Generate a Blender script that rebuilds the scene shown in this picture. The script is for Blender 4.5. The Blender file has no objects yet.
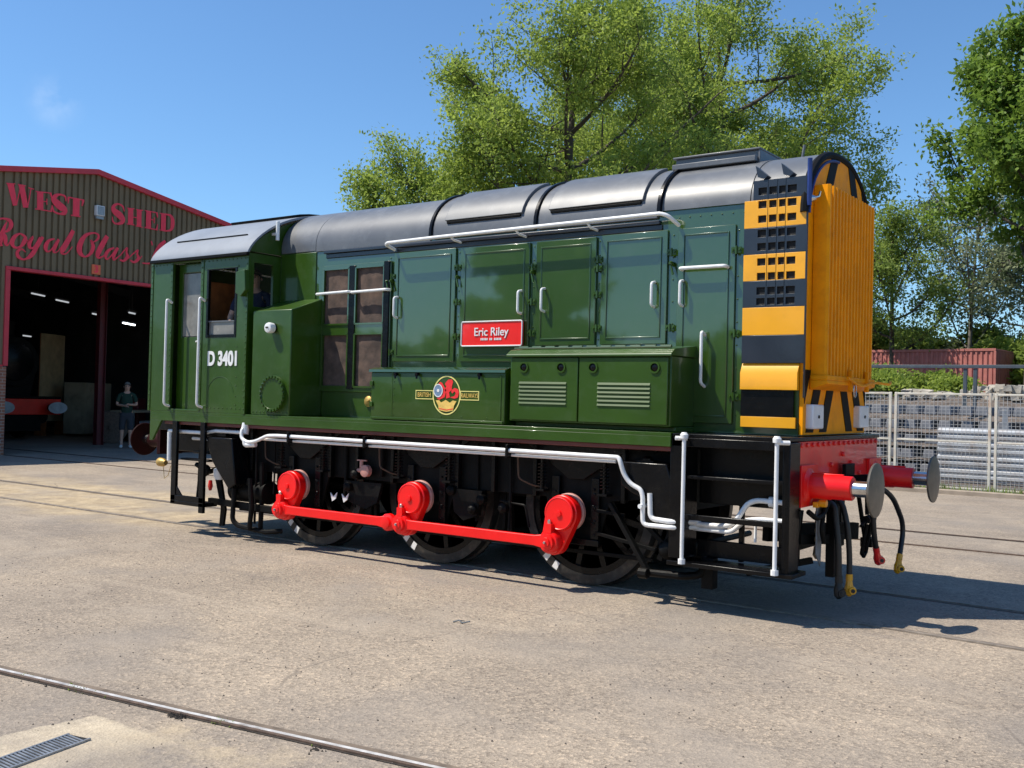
import bpy, bmesh, math, random
import numpy as np
from mathutils import Vector, Matrix
R = math.radians
scene = bpy.context.scene
COL = scene.collection

# ------------------------------------------------------------------ camera
cam = bpy.data.cameras.new('camera'); camo = bpy.data.objects.new('camera', cam); COL.objects.link(camo)
YAW, PIT, ROL, FPX = 0.62594, 0.01496, 0.02461, 1029.73
fw = Vector((-math.sin(YAW)*math.cos(PIT), math.cos(YAW)*math.cos(PIT), math.sin(PIT)))
rt = Vector((math.cos(YAW), math.sin(YAW), 0)); up = rt.cross(fw)
r2 = rt*math.cos(ROL) + up*math.sin(ROL); u2 = up*math.cos(ROL) - rt*math.sin(ROL)
camo.matrix_world = Matrix((( r2.x, u2.x, -fw.x, 6.69368), (r2.y, u2.y, -fw.y, -8.89751), (r2.z, u2.z, -fw.z, 1.68104), (0, 0, 0, 1)))
cam.sensor_width = 36; cam.lens = FPX/1024*36; cam.clip_end = 2000; cam.clip_start = .05
scene.camera = camo
# ------------------------------------------------------------------ light
SUN = Vector((-.50, -.40, 1.0)).normalized()
sl = bpy.data.lights.new('sun', 'SUN'); sl.energy = 5.0; sl.angle = R(.5); sl.color = (1, .93, .81)
so = bpy.data.objects.new('sun', sl); COL.objects.link(so); so.rotation_euler = SUN.to_track_quat('Z', 'Y').to_euler()
world = bpy.data.worlds.new('World'); scene.world = world; world.use_nodes = True
wn, wl = world.node_tree.nodes, world.node_tree.links
sky = wn.new('ShaderNodeTexSky'); sky.sky_type = 'NISHITA'; sky.sun_disc = False
sky.sun_elevation = math.asin(SUN.z); sky.sun_rotation = math.atan2(SUN.x, SUN.y)
sky.air_density = 1.0; sky.dust_density = .2; sky.ozone_density = 6
bg = wn['Background']; bg.inputs[1].default_value = .122
wl.new(sky.outputs[0], bg.inputs[0])
vs = scene.view_settings; vs.view_transform = 'Standard'; vs.look = 'None'; vs.exposure = 0.32; vs.gamma = 1
scene.render.engine = 'CYCLES'; scene.cycles.max_bounces = 6; scene.cycles.transparent_max_bounces = 8

# ------------------------------------------------------------------ materials
def newmat(name):
    m = bpy.data.materials.new(name); m.use_nodes = True
    return m, m.node_tree.nodes, m.node_tree.links, m.node_tree.nodes['Principled BSDF']
def mat(name, col, rough=.5, metal=0, coat=0, var=.15, scale=3., bump=0, bscale=40, spec=.5, dirt=None, detail=6):
    m, n, l, b = newmat(name)
    b.inputs['Roughness'].default_value = rough; b.inputs['Metallic'].default_value = metal
    b.inputs['Coat Weight'].default_value = coat; b.inputs['Coat Roughness'].default_value = .04
    b.inputs['Specular IOR Level'].default_value = spec
    tc = n.new('ShaderNodeTexCoord'); nz = n.new('ShaderNodeTexNoise'); nz.inputs['Scale'].default_value = scale; nz.inputs['Detail'].default_value = detail
    l.new(tc.outputs['Object'], nz.inputs['Vector'])
    rp = n.new('ShaderNodeValToRGB'); e = rp.color_ramp.elements
    e[0].position = .3; e[1].position = .7
    e[0].color = [c*(1-var) for c in col]+[1]; e[1].color = [min(1, c*(1+var)) for c in col]+[1]
    l.new(nz.outputs[0], rp.inputs[0]); out = rp.outputs[0]
    if dirt:
        dcol, amt, dsc = dirt
        n2 = n.new('ShaderNodeTexNoise'); n2.inputs['Scale'].default_value = dsc; n2.inputs['Detail'].default_value = 9; n2.inputs['Roughness'].default_value = .65
        l.new(tc.outputs['Object'], n2.inputs['Vector'])
        r2_ = n.new('ShaderNodeValToRGB'); r2_.color_ramp.elements[0].position = .5; r2_.color_ramp.elements[1].position = .75
        r2_.color_ramp.elements[1].color = (amt, amt, amt, 1); l.new(n2.outputs[0], r2_.inputs[0])
        mx = n.new('ShaderNodeMix'); mx.data_type = 'RGBA'; mx.inputs[7].default_value = (*dcol, 1)
        l.new(r2_.outputs[0], mx.inputs[0]); l.new(out, mx.inputs[6]); out = mx.outputs[2]
    l.new(out, b.inputs['Base Color'])
    if bump:
        n3 = n.new('ShaderNodeTexNoise'); n3.inputs['Scale'].default_value = bscale; n3.inputs['Detail'].default_value = 4
        l.new(tc.outputs['Object'], n3.inputs['Vector'])
        bp = n.new('ShaderNodeBump'); bp.inputs['Strength'].default_value = bump; bp.inputs['Distance'].default_value = .01
        l.new(n3.outputs[0], bp.inputs['Height']); l.new(bp.outputs[0], b.inputs['Normal'])
        if coat: 
            bp2 = n.new('ShaderNodeBump'); bp2.inputs['Strength'].default_value = bump*.6; bp2.inputs['Distance'].default_value = .01
            l.new(n3.outputs[0], bp2.inputs['Height']); l.new(bp2.outputs[0], b.inputs['Coat Normal'])
    rr = n.new('ShaderNodeMapRange'); rr.inputs['To Min'].default_value = max(0, rough*.8); rr.inputs['To Max'].default_value = min(1, rough*1.25)
    l.new(nz.outputs[0], rr.inputs[0]); l.new(rr.outputs[0], b.inputs['Roughness'])
    return m
GREEN = (.026, .067, .0028)
M = dict(
 green=mat('green_paint', GREEN, .36, coat=.3, var=.14, scale=1.6, bump=.09, bscale=4, spec=.35, dirt=((.055, .10, .035), .5, 7)),
 green_door=mat('green_door_paint', GREEN, .30, coat=1, var=.08, scale=1.5, bump=.022, bscale=2.5, dirt=((.05, .075, .028), .35, 6)),
 grey=mat('roof_grey_paint', (.112, .118, .128), .42, coat=.15, var=.12, scale=2.5, bump=.1, bscale=3, dirt=((.25, .26, .27), .3, 6)),
 cabgrey=mat('cab_roof_grey', (.20, .225, .265), .5, var=.10, scale=2, bump=.1, bscale=4, dirt=((.16, .17, .19), .4, 12)),
 black=mat('black_paint', (.0035, .0035, .004), .25, var=.3, scale=6, bump=.12, bscale=30, spec=.22, dirt=((.016, .014, .012), .5, 8)),
 blackmatt=mat('grimy_black', (.005, .0048, .0045), .5, var=.4, scale=8, bump=.3, bscale=40, spec=.12, dirt=((.014, .011, .009), .6, 7)),
 bluegrey=mat('dark_slate_paint', (.016, .02, .03), .34, coat=.3, var=.15, scale=4, bump=.05),
 yellow=mat('wasp_yellow_paint', (.87, .39, .005), .38, coat=.3, var=.06, scale=3, bump=.03, dirt=((.5, .22, .01), .25, 8)),
 orange=mat('radiator_yellow_paint', (.95, .33, .0015), .5, spec=.15, var=.10, scale=5, bump=.05, dirt=((.5, .15, .01), .4, 8)),
 red=mat('rod_red_paint', (.90, .004, .003), .38, coat=.12, var=.06, scale=5, bump=.05, bscale=20),
 beamred=mat('beam_red_paint', (.85, .02, .014), .32, coat=.4, var=.12, scale=4, bump=.1, bscale=6, dirt=((.5, .10, .08), .4, 6)),
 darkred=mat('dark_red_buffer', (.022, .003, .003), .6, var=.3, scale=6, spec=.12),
 white=mat('white_paint', (.78, .78, .77), .35, coat=.3, var=.05, scale=9, dirt=((.4, .37, .33), .3, 14)),
 steel=mat('bright_steel', (.6, .6, .6), .22, metal=1, var=.15, scale=12, dirt=((.25, .2, .15), .3, 20)),
 bufsteel=mat('buffer_face_steel', (.16, .145, .12), .42, metal=.6, var=.25, scale=8, dirt=((.3, .25, .2), .6, 9)),
 tyre=mat('wheel_tyre_steel', (.022, .021, .02), .4, metal=.2, var=.3, scale=8, dirt=((.16, .13, .1), .5, 12)),
 solebar=mat('solebar_red_brown', (.13, .025, .018), .45, var=.2, scale=6),
 rubber=mat('black_rubber', (.012, .012, .012), .45, var=.2, scale=10),
 blue=mat('blue_beading', (.012, .03, .16), .4, var=.2, scale=6),
 mesh=mat('brown_filter_mat', (.085, .054, .040), .9, var=.5, scale=9, bump=.5, bscale=14, dirt=((.06, .045, .04), .5, 4)),
 pane=mat('dusty_glass_painted_reflection', (.20, .19, .17), .25, var=.3, scale=4, dirt=((.05, .05, .05), .6, 5)),  # dusty glass; the pale tone also paints in a bright reflection
 platewhite=mat('plate_silver_letters', (.72, .72, .72), .4, var=.05),
 matblack=mat('matt_black_stripe', (.006, .006, .006), .6, var=.2, spec=.15),
 smoked=mat('cab_glass', (.02, .025, .025), .05, var=.05),
 dark=mat('unlit_interior', (.01, .01, .01), .9, var=.2),
 brass=mat('brass_coupling', (.5, .33, .1), .45, metal=.6, var=.2, scale=20),
 pink=mat('faded_red_primer', (.50, .25, .21), .6, var=.15, scale=14),
 wood=mat('orange_varnished_wood', (.30, .10, .03), .5, var=.3, scale=10),
 plated=mat('plate_red', (.85, .016, .012), .3, coat=.6, var=.04, scale=8),
 gold=mat('gold_leaf_paint', (.75, .50, .12), .4, var=.15, scale=30),
 paleyellow=mat('pale_yellow_paint', (.75, .68, .22), .4, var=.05, scale=30),
 crestred=mat('crest_red', (.80, .03, .03), .4, var=.1, scale=30),
 crestblue=mat('crest_blue_grey', (.16, .24, .36), .4, var=.2, scale=40),
)
for k_ in ('green_door',): M[k_].node_tree.nodes['Principled BSDF'].inputs['Coat IOR'].default_value = 1.72
M['smoked'].node_tree.nodes['Principled BSDF'].inputs['Alpha'].default_value = .15
# ------------------------------------------------------------------ mesh helper
class MB:
    def __init__(s): s.v = []; s.f = []
    def add(s, vs_, fs_):
        o = len(s.v); s.v += [tuple(p) for p in vs_]; s.f += [tuple(i+o for i in f) for f in fs_]; return s
    def box(s, x0, x1, y0, y1, z0, z1):
        v = [(x, y, z) for x in (x0, x1) for y in (y0, y1) for z in (z0, z1)]
        return s.add(v, [(0, 1, 3, 2), (4, 6, 7, 5), (0, 4, 5, 1), (2, 3, 7, 6), (0, 2, 6, 4), (1, 5, 7, 3)])
    def prism(s, poly, axis, a, b):
        # poly: list of 2d points in the two other axes (order x,y,z minus axis)
        n = len(poly); v = []
        for t in (a, b):
            for p in poly:
                q = list(p); q.insert(axis, t); v.append(q)
        f = [tuple(range(n))[::-1], tuple(range(n, 2*n))]+[(i, (i+1) % n, n+(i+1) % n, n+i) for i in range(n)]
        return s.add(v, f)
    def tube(s, pts, r, n=10, cap=True, closed=False):
        pts = [Vector(p) for p in pts]; k = len(pts); rs = r if isinstance(r, (list, tuple)) else [r]*k
        rings = []; prev = None
        for i, p in enumerate(pts):
            if closed: t = (pts[(i+1) % k]-pts[i-1])
            elif i == 0: t = pts[1]-pts[0]
            elif i == k-1: t = pts[-1]-pts[-2]
            else: t = (pts[i+1]-p).normalized()+(p-pts[i-1]).normalized()
            t = t.normalized() if t.length > 1e-9 else Vector((0, 0, 1))
            if prev is None:
                a = t.orthogonal().normalized()
            else:
                a = (prev-t*prev.dot(t)); a = a.normalized() if a.length > 1e-6 else t.orthogonal().normalized()
            prev = a; b = t.cross(a)
            rings.append([p+(a*math.cos(2*math.pi*j/n)+b*math.sin(2*math.pi*j/n))*rs[i] for j in range(n)])
        v = [q for g in rings for q in g]; f = []
        m = k if closed else k-1
        for i in range(m):
            for j in range(n):
                i2 = (i+1) % k
                f.append((i*n+j, i*n+(j+1) % n, i2*n+(j+1) % n, i2*n+j))
        if cap and not closed: f += [tuple(range(n))[::-1], tuple((k-1)*n+j for j in range(n))]
        return s.add(v, f)
    def lathe(s, prof, origin, axis, n=32):
        # prof: (radius, distance along axis)
        ax = Vector(axis).normalized(); a = ax.orthogonal().normalized(); b = ax.cross(a); o = Vector(origin); v = []; k = len(prof)
        for (r, d) in prof:
            for j in range(n):
                t = 2*math.pi*j/n; v.append(o+ax*d+(a*math.cos(t)+b*math.sin(t))*r)
        f = [(i*n+j, i*n+(j+1) % n, (i+1)*n+(j+1) % n, (i+1)*n+j) for i in range(k-1) for j in range(n)]
        f += [tuple(range(n))[::-1], tuple((k-1)*n+j for j in range(n))]
        return s.add(v, f)
    def cyl(s, p0, p1, r, n=20):
        p0 = Vector(p0); p1 = Vector(p1); return s.lathe([(r, 0), (r, (p1-p0).length)], p0, p1-p0, n)
    def obar(s, p0, p1, w, h, upv=(0, 0, 1)):
        # oriented rectangular bar
        p0 = Vector(p0); p1 = Vector(p1); t = (p1-p0).normalized(); u = Vector(upv); sd = t.cross(u).normalized(); u = sd.cross(t)
        v = [p+sd*a*w/2+u*b*h/2 for p in (p0, p1) for a in (-1, 1) for b in (-1, 1)]
        return s.add(v, [(0, 1, 3, 2), (4, 6, 7, 5), (0, 4, 5, 1), (2, 3, 7, 6), (0, 2, 6, 4), (1, 5, 7, 3)])
    def plate(s, axis, a, b, us, vs_, filled):
        # slab between planes a,b on axis, cells of the grid us x vs_ filled where filled(i,j)
        nu, nv = len(us), len(vs_)
        def P(t, i, j):
            q = [us[i], vs_[j]]; q.insert(axis, t); return q
        v = [P(t, i, j) for t in (a, b) for i in range(nu) for j in range(nv)]
        I = lambda t, i, j: t*nu*nv+i*nv+j
        f = []
        F = lambda i, j: 0 <= i < nu-1 and 0 <= j < nv-1 and filled(i, j)
        for i in range(nu-1):
            for j in range(nv-1):
                if not F(i, j): continue
                f.append((I(0, i, j), I(0, i, j+1), I(0, i+1, j+1), I(0, i+1, j))); f.append((I(1, i, j), I(1, i+1, j), I(1, i+1, j+1), I(1, i, j+1)))
                for (di, dj, p, q) in ((-1, 0, (i, j), (i, j+1)), (1, 0, (i+1, j), (i+1, j+1)), (0, -1, (i, j), (i+1, j)), (0, 1, (i, j+1), (i+1, j+1))):
                    if not F(i+di, j+dj): f.append((I(0, *p), I(0, *q), I(1, *q), I(1, *p)))
        return s.add(v, f)
    def build(s, name, m, parent=None, bevel=0, smooth=35, loc=None):
        me = bpy.data.meshes.new(name); me.from_pydata(s.v, [], s.f); me.validate()
        bm = bmesh.new(); bm.from_mesh(me)
        bmesh.ops.delete(bm, geom=[q for q in bm.verts if not q.link_faces], context='VERTS')
        bmesh.ops.recalc_face_normals(bm, faces=bm.faces); bm.to_mesh(me); bm.free()
        me.materials.append(M[m] if isinstance(m, str) else m)
        if smooth:
            me.polygons.foreach_set('use_smooth', [True]*len(me.polygons)); me.set_sharp_from_angle(angle=R(smooth))
        o = bpy.data.objects.new(name, me); COL.objects.link(o)
        if loc: o.location = loc
        if parent: o.parent = parent
        if bevel:
            md = o.modifiers.new('bevel', 'BEVEL'); md.width = bevel; md.segments = 2; md.limit_method = 'ANGLE'; md.angle_limit = R(40); md.harden_normals = False
        return o
def tag(o, label=None, cat=None, group=None, kind=None):
    if label: o['label'] = label
    if cat: o['category'] = cat
    if group: o['group'] = group
    if kind: o['kind'] = kind
    return o
def empty(name, loc, label, cat, group=None, rz=0):
    o = bpy.data.objects.new(name, None); COL.objects.link(o); o.location = loc; o.rotation_euler.z = rz; o.empty_display_size = .2
    return tag(o, label, cat, group)
def text_mb(body, size, origin, xdir, zdir, depth=.004, xs=1, bold=0, align='CENTER'):
    cu = bpy.data.curves.new('t', 'FONT'); cu.body = body; cu.size = size; cu.extrude = depth; cu.align_x = align; cu.align_y = 'CENTER'; cu.offset = bold
    o = bpy.data.objects.new('t', cu); COL.objects.link(o); dg = bpy.context.evaluated_depsgraph_get(); dg.update()
    me = bpy.data.meshes.new_from_object(o.evaluated_get(dg)); xd = Vector(xdir); zd = Vector(zdir); nd = xd.cross(zd); og = Vector(origin)
    mb = MB(); mb.add([og+xd*v.co.x*xs+zd*v.co.y+nd*v.co.z for v in me.vertices], [tuple(p.vertices) for p in me.polygons])
    bpy.data.objects.remove(o); bpy.data.curves.remove(cu); bpy.data.meshes.remove(me)
    return mb
def rounded(poly, r, n=4):
    # round the corners of a 2d polygon
    out = []; k = len(poly)
    for i in range(k):
        p = Vector(poly[i]); a = Vector(poly[i-1]); b = Vector(poly[(i+1) % k])
        d1 = (a-p); d2 = (b-p); rr = min(r, d1.length/2.1, d2.length/2.1); s_ = p+d1.normalized()*rr; e_ = p+d2.normalized()*rr
        for t in range(n+1):
            u = t/n; out.append(tuple(s_*(1-u)**2+p*2*u*(1-u)+e_*u*u))
    return out
def rpath(pts, r=.05, n=5):
    # round the corners of a 3d path
    pts = [Vector(p) for p in pts]; out = [pts[0]]
    for i in range(1, len(pts)-1):
        p = pts[i]; d1 = pts[i-1]-p; d2 = pts[i+1]-p; rr = min(r, d1.length/2.1, d2.length/2.1)
        s_ = p+d1.normalized()*rr; e_ = p+d2.normalized()*rr
        for t in range(n+1):
            u = t/n; out.append(s_*(1-u)**2+p*2*u*(1-u)+e_*u*u)
    out.append(pts[-1]); return out

# ================================================================== GROUND
def ground_mat():
    m, n, l, b = newmat('tarmac_yard'); tc = n.new('ShaderNodeTexCoord'); co = tc.outputs['Object']
    def noise(sc, det=5, ro=.55, vec=co):
        q = n.new('ShaderNodeTexNoise'); q.inputs['Scale'].default_value = sc; q.inputs['Detail'].default_value = det; q.inputs['Roughness'].default_value = ro; l.new(vec, q.inputs['Vector']); return q.outputs[0]
    def ramp(inp, stops):
        q = n.new('ShaderNodeValToRGB'); e = q.color_ramp.elements; e[0].position, e[0].color = stops[0][0], (*stops[0][1], 1); e[1].position, e[1].color = stops[-1][0], (*stops[-1][1], 1)
        for p, c in stops[1:-1]: x = e.new(p); x.color = (*c, 1)
        l.new(inp, q.inputs[0]); return q.outputs[0]
    def mix(f, a, c, mode='MIX'):
        q = n.new('ShaderNodeMix'); q.data_type = 'RGBA'; q.blend_type = mode
        for s_, i in ((f, 0), (a, 6), (c, 7)):
            if isinstance(s_, (float, int)): q.inputs[i].default_value = s_
            elif isinstance(s_, tuple): q.inputs[i].default_value = (*s_, 1)
            else: l.new(s_, q.inputs[i])
        return q.outputs[2]
    base = ramp(noise(.55, 7, .6), [(.3, (.245, .207, .168)), (.5, (.288, .243, .195)), (.72, (.355, .298, .235))])
    big = ramp(noise(.13, 4), [(.35, (.86, .86, .88)), (.65, (1.1, 1.08, 1.04))])
    c = mix(1., base, big, 'MULTIPLY')
    # coarse stone chips
    vo = n.new('ShaderNodeTexVoronoi'); vo.inputs['Scale'].default_value = 62; l.new(co, vo.inputs['Vector'])
    sv = n.new('ShaderNodeSeparateColor'); l.new(vo.outputs['Color'], sv.inputs[0])
    chips = ramp(sv.outputs[0], [(.0, (.50, .48, .47)), (.25, (.85, .84, .84)), (.75, (1.08, 1.07, 1.05)), (1., (1.5, 1.44, 1.36))])
    c = mix(.6, c, mix(1., c, chips, 'MULTIPLY'))
    v2 = n.new('ShaderNodeTexVoronoi'); v2.inputs['Scale'].default_value = 19; l.new(co, v2.inputs['Vector'])
    s2 = n.new('ShaderNodeSeparateColor'); l.new(v2.outputs['Color'], s2.inputs[0])
    c = mix(.18, c, mix(1., c, ramp(s2.outputs[0], [(0, (.72, .71, .7)), (1, (1.22, 1.2, 1.18))]), 'MULTIPLY'))
    fine = ramp(noise(150, 3), [(.3, (.6, .6, .6)), (.7, (1.4, 1.4, 1.4))]); c = mix(.8, c, mix(1., c, fine, 'MULTIPLY'))
    # long scuffs and lighter dusty drifts
    mp = n.new('ShaderNodeMapping'); mp.inputs['Rotation'].default_value = (0, 0, R(-38)); mp.inputs['Scale'].default_value = (.5, 2.6, 1); l.new(co, mp.inputs[0])
    dr = ramp(noise(.9, 8, .62, mp.outputs[0]), [(.56, (0, 0, 0)), (.72, (.5, .5, .5))]); c = mix(dr, c, (.42, .35, .27))
    mp2 = n.new('ShaderNodeMapping'); mp2.inputs['Rotation'].default_value = (0, 0, R(24)); mp2.inputs['Scale'].default_value = (.35, 3.4, 1); l.new(co, mp2.inputs[0])
    dk = ramp(noise(1.3, 7, .6, mp2.outputs[0]), [(.58, (0, 0, 0)), (.75, (.45, .45, .45))]); c = mix(dk, c, (.165, .145, .13))
    # sandy strip along the track west of the cab
    sx = n.new('ShaderNodeSeparateXYZ'); l.new(co, sx.inputs[0])
    def mr(inp, a, b_, lo=0., hi=1.):
        q = n.new('ShaderNodeMapRange'); q.interpolation_type = 'SMOOTHSTEP'; q.inputs[1].default_value = a; q.inputs[2].default_value = b_; q.inputs[3].default_value = lo; q.inputs[4].default_value = hi; l.new(inp, q.inputs[0]); return q.outputs[0]
    def mul(a, b_, op='MULTIPLY'):
        q = n.new('ShaderNodeMath'); q.operation = op
        for s_, i in ((a, 0), (b_, 1)):
            if isinstance(s_, (float, int)): q.inputs[i].default_value = s_
            else: l.new(s_, q.inputs[i])
        return q.outputs[0]
    wob = mul(noise(.7, 6, .7), 2.2); yy = mul(sx.outputs[1], wob, 'ADD')
    msk = mul(mul(mr(yy, -.6, .3), mr(yy, 2.2, 3.2, 1, 0)), mr(sx.outputs[0], -3.2, -5.5))
    msk = mul(msk, mr(noise(2.4, 8, .7), .26, .46))
    c = mix(mul(msk, .9), c, ramp(noise(3.5, 8, .7), [(.35, (.30, .225, .14)), (.62, (.52, .41, .26))]))
    # sandy concrete margins and drift round the drain
    wx = mul(mul(noise(9, 6, .7), -.5, 'ADD'), .10); xx = mul(sx.outputs[0], wx, 'ADD'); y2 = mul(sx.outputs[1], wx, 'ADD')
    xs_ = mul(xx, mul(y2, -.12), 'ADD')
    md = mul(mul(mr(xs_, 2.55, 2.57), mr(xs_, 3.12, 3.25, 1, 0)), mr(y2, -5.78, -5.83)); c = mix(md, c, ramp(noise(14, 6, .7), [(.3, (.46, .38, .27)), (.7, (.64, .54, .39))]))
    dft = mul(mul(mr(xs_, 2.7, 3.1), mr(xs_, 3.7, 4.7, 1, 0)), mul(mr(sx.outputs[1], -5.42, -5.65), mr(noise(3.5, 8, .7), .40, .62))); c = mix(mul(dft, .8), c, (.46, .37, .25))
    # wandering pale and sandy patches over the whole yard
    pt = ramp(noise(.8, 9, .68), [(.50, (0, 0, 0)), (.66, (.75, .75, .75))]); c = mix(pt, c, (.36, .30, .235))
    gy = ramp(noise(.42, 8, .62), [(.48, (0, 0, 0)), (.66, (.65, .65, .65))]); c = mix(gy, c, (.215, .19, .168))
    c = mix(.2, c, mix(1., c, chips, 'MULTIPLY'))
    # hairline cracks and a few oil drips under the track
    nd = n.new('ShaderNodeTexNoise'); nd.inputs['Scale'].default_value = 1.7; nd.inputs['Detail'].default_value = 6; l.new(co, nd.inputs[0])
    av = n.new('ShaderNodeMix'); av.data_type = 'RGBA'; av.inputs[0].default_value = .16; l.new(co, av.inputs[6]); l.new(nd.outputs['Color'], av.inputs[7])
    vc = n.new('ShaderNodeTexVoronoi'); vc.feature = 'DISTANCE_TO_EDGE'; vc.inputs['Scale'].default_value = .33; l.new(av.outputs[2], vc.inputs['Vector'])
    ck = mul(mr(vc.outputs['Distance'], .001, .0035, 1, 0), mr(noise(.6, 4), .5, .6)); c = mix(mul(ck, .45), c, (.12, .10, .085))
    ol = mul(mr(noise(2.1, 5, .6), .66, .72), mul(mr(sx.outputs[1], -3.6, -2.2), mr(sx.outputs[1], 2.2, 3.5, 1, 0))); c = mix(mul(ol, .4), c, (.09, .08, .075))
    l.new(c, b.inputs['Base Color']); b.inputs['Roughness'].default_value = .88; b.inputs['Specular IOR Level'].default_value = .3
    bp = n.new('ShaderNodeBump'); bp.inputs['Strength'].default_value = .55; bp.inputs['Distance'].default_value = .006
    hh = mul(vo.outputs['Distance'], noise(120, 3), 'ADD'); l.new(hh, bp.inputs['Height']); l.new(bp.outputs[0], b.inputs['Normal'])
    return m
gm = ground_mat()
g = MB(); g.add([(-700, -500, 0), (700, -500, 0), (700, 700, 0), (-700, 700, 0)], [(0, 1, 2, 3)]); tag(g.build('ground', gm, smooth=0), kind='structure')
# rails sunk in the tarmac: groove, rail head
M['railside'] = mat('rusty_rail', (.10, .065, .045), .7, var=.4, scale=20)
M['raildust'] = mat('dusty_rail_head', (.24, .20, .16), .6, metal=.2, var=.3, scale=14, dirt=((.12, .09, .07), .7, 5))
M['railtop'] = mat('worn_rail_head', (.62, .60, .57), .38, metal=.15, var=.25, scale=14, dirt=((.16, .11, .08), .6, 5))
M['groove'] = mat('dark_flangeway', (.035, .028, .022), .95, var=.5, scale=16)
def rail(name, pts, w=.06, side=1, shine=True, gw=.05):
    ps = [Vector((p[0], p[1], 0)) for p in pts]
    def strip(off0, off1, z0, z1=None):
        v = []; f = []
        for i, p in enumerate(ps):
            t = (ps[min(i+1, len(ps)-1)]-ps[max(i-1, 0)]).normalized(); nn = Vector((-t.y, t.x, 0))
            v += [p+nn*off0+Vector((0, 0, z0)), p+nn*off1+Vector((0, 0, z0))]
        return v, [(2*i, 2*i+1, 2*i+3, 2*i+2) for i in range(len(ps)-1)]
    a = MB(); a.add(*strip(-w/2, w/2, .012)); 
    v, f = strip(-w/2, w/2, .012); v2_, _ = strip(-w/2, w/2, -.05); k = len(v); a.add(v+v2_, [(2*i, 2*i+2, k+2*i+2, k+2*i) for i in range(len(ps)-1)]+[(2*i+1, 2*i+3, k+2*i+3, k+2*i+1) for i in range(len(ps)-1)])
    o = a.build(name, {True: 'railtop', False: 'railside', 2: 'raildust'}[shine], smooth=0); tag(o, kind='structure')
    b_ = MB(); b_.add(*strip(w/2+.001 if side > 0 else -w/2-gw, w/2+gw if side > 0 else -w/2-.001, .004)); q = b_.build('flangeway', 'groove', smooth=0); tag(q, kind='structure')
def curve_y(x): return 0 if x < 2.5 else -.012*(x-2.5)**2
for yy, sd in ((-.75, 1), (.75, -1)):
    rail('rail', [(x, yy+curve_y(x)) for x in [-60, -30, -10]+[i*.5 for i in range(-10, 60)]], side=sd, shine=2)
FR = [(-14, -6.6), (-6, -6.22), (-2, -5.92), (.62, -5.65), (2.2, -5.45), (3.74, -5.23), (5.5, -5.0), (9, -4.7)]
FR = [(x, y-.045) for x, y in FR]
rail('rail', FR, w=.026, side=1, gw=.06)
M['raildirt'] = mat('rusty_dirt_strip', (.15, .115, .085), .95, var=.4, scale=12, bump=.4, dirt=((.07, .05, .04), .6, 6))
for q_ in COL.objects:
    if q_.name.startswith('flangeway') and q_.bound_box[0][1] < -5: q_.data.materials[0] = M['raildirt']
rail('rail_web', [(x, y-.027) for x, y in FR], w=.024, side=-1, gw=.012, shine=False)
rail('rail', [(-40, 5.83), (0, 5.83), (30, 5.85)], shine=False, side=-1, gw=.035)
rail('rail', [(-40, 4.38), (0, 4.38), (30, 4.4)], shine=False, side=1, gw=.025)
# drain with pale concrete surround
dr_ = empty('drain_grating', (2.115, -6.05, .004), 'long steel channel drain grating set in the pale concrete strip', 'drain')
M['galv'] = mat('galvanised_steel', (.34, .36, .38), .45, metal=.7, var=.2, scale=12, dirt=((.2, .16, .12), .5, 20))
a = MB(); dd = Vector((.20, -1, 0)).normalized(); dn = Vector((-dd.y, dd.x, 0))
L = 2.4; W = .14
for s_ in (-1, 1): a.obar(dn*s_*W/2, dn*s_*W/2+dd*L, .012, .012)
for i in range(110): p = dd*(.012+i*.0215); a.obar(p-dn*W/2, p+dn*W/2+dd*.03, .010, .01)
a.build('grating_bars', 'galv', dr_, smooth=0)
a = MB(); a.add([tuple(dn*W/2+Vector((0, 0, .001))), tuple(-dn*W/2+Vector((0, 0, .001))), tuple(-dn*W/2+dd*L+Vector((0, 0, .001))), tuple(dn*W/2+dd*L+Vector((0, 0, .001)))], [(0, 1, 2, 3)]); a.build('channel', 'dark', dr_, smooth=0)
# kerb edge along the fence, ballast yard and rising bank behind it
M['kerb'] = mat('kerb_concrete', (.32, .26, .20), .9, var=.25, scale=4, bump=.3)
a = MB(); a.box(-30, 40, 12.9, 13.12, -.1, .09); tag(a.build('kerb', 'kerb', bevel=.015), kind='structure')
M['ballast'] = mat('dirty_ballast', (.10, .08, .068), .95, var=.5, scale=5, bump=1, bscale=18, dirt=((.20, .16, .13), .5, 3))
a = MB(); nx, ny = 60, 30
rnd = random.Random(3)
def bankz(x, y):
    t = min(1, max(0, (y-21)/5)); t = t*t*(3-2*t)
    return .03+.06*(y > 16)*0+2.05*t+(rnd.random()-.5)*.12*t
vv = []
for i in range(nx+1):
    for j in range(ny+1):
        x = -26+i*1.0; y = 13.12+j*1.6; vv.append((x, y, bankz(x, y)))
a.add(vv, [(i*(ny+1)+j, (i+1)*(ny+1)+j, (i+1)*(ny+1)+j+1, i*(ny+1)+j+1) for i in range(nx) for j in range(ny)])
tag(a.build('bank', 'ballast', smooth=60), kind='structure')

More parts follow.
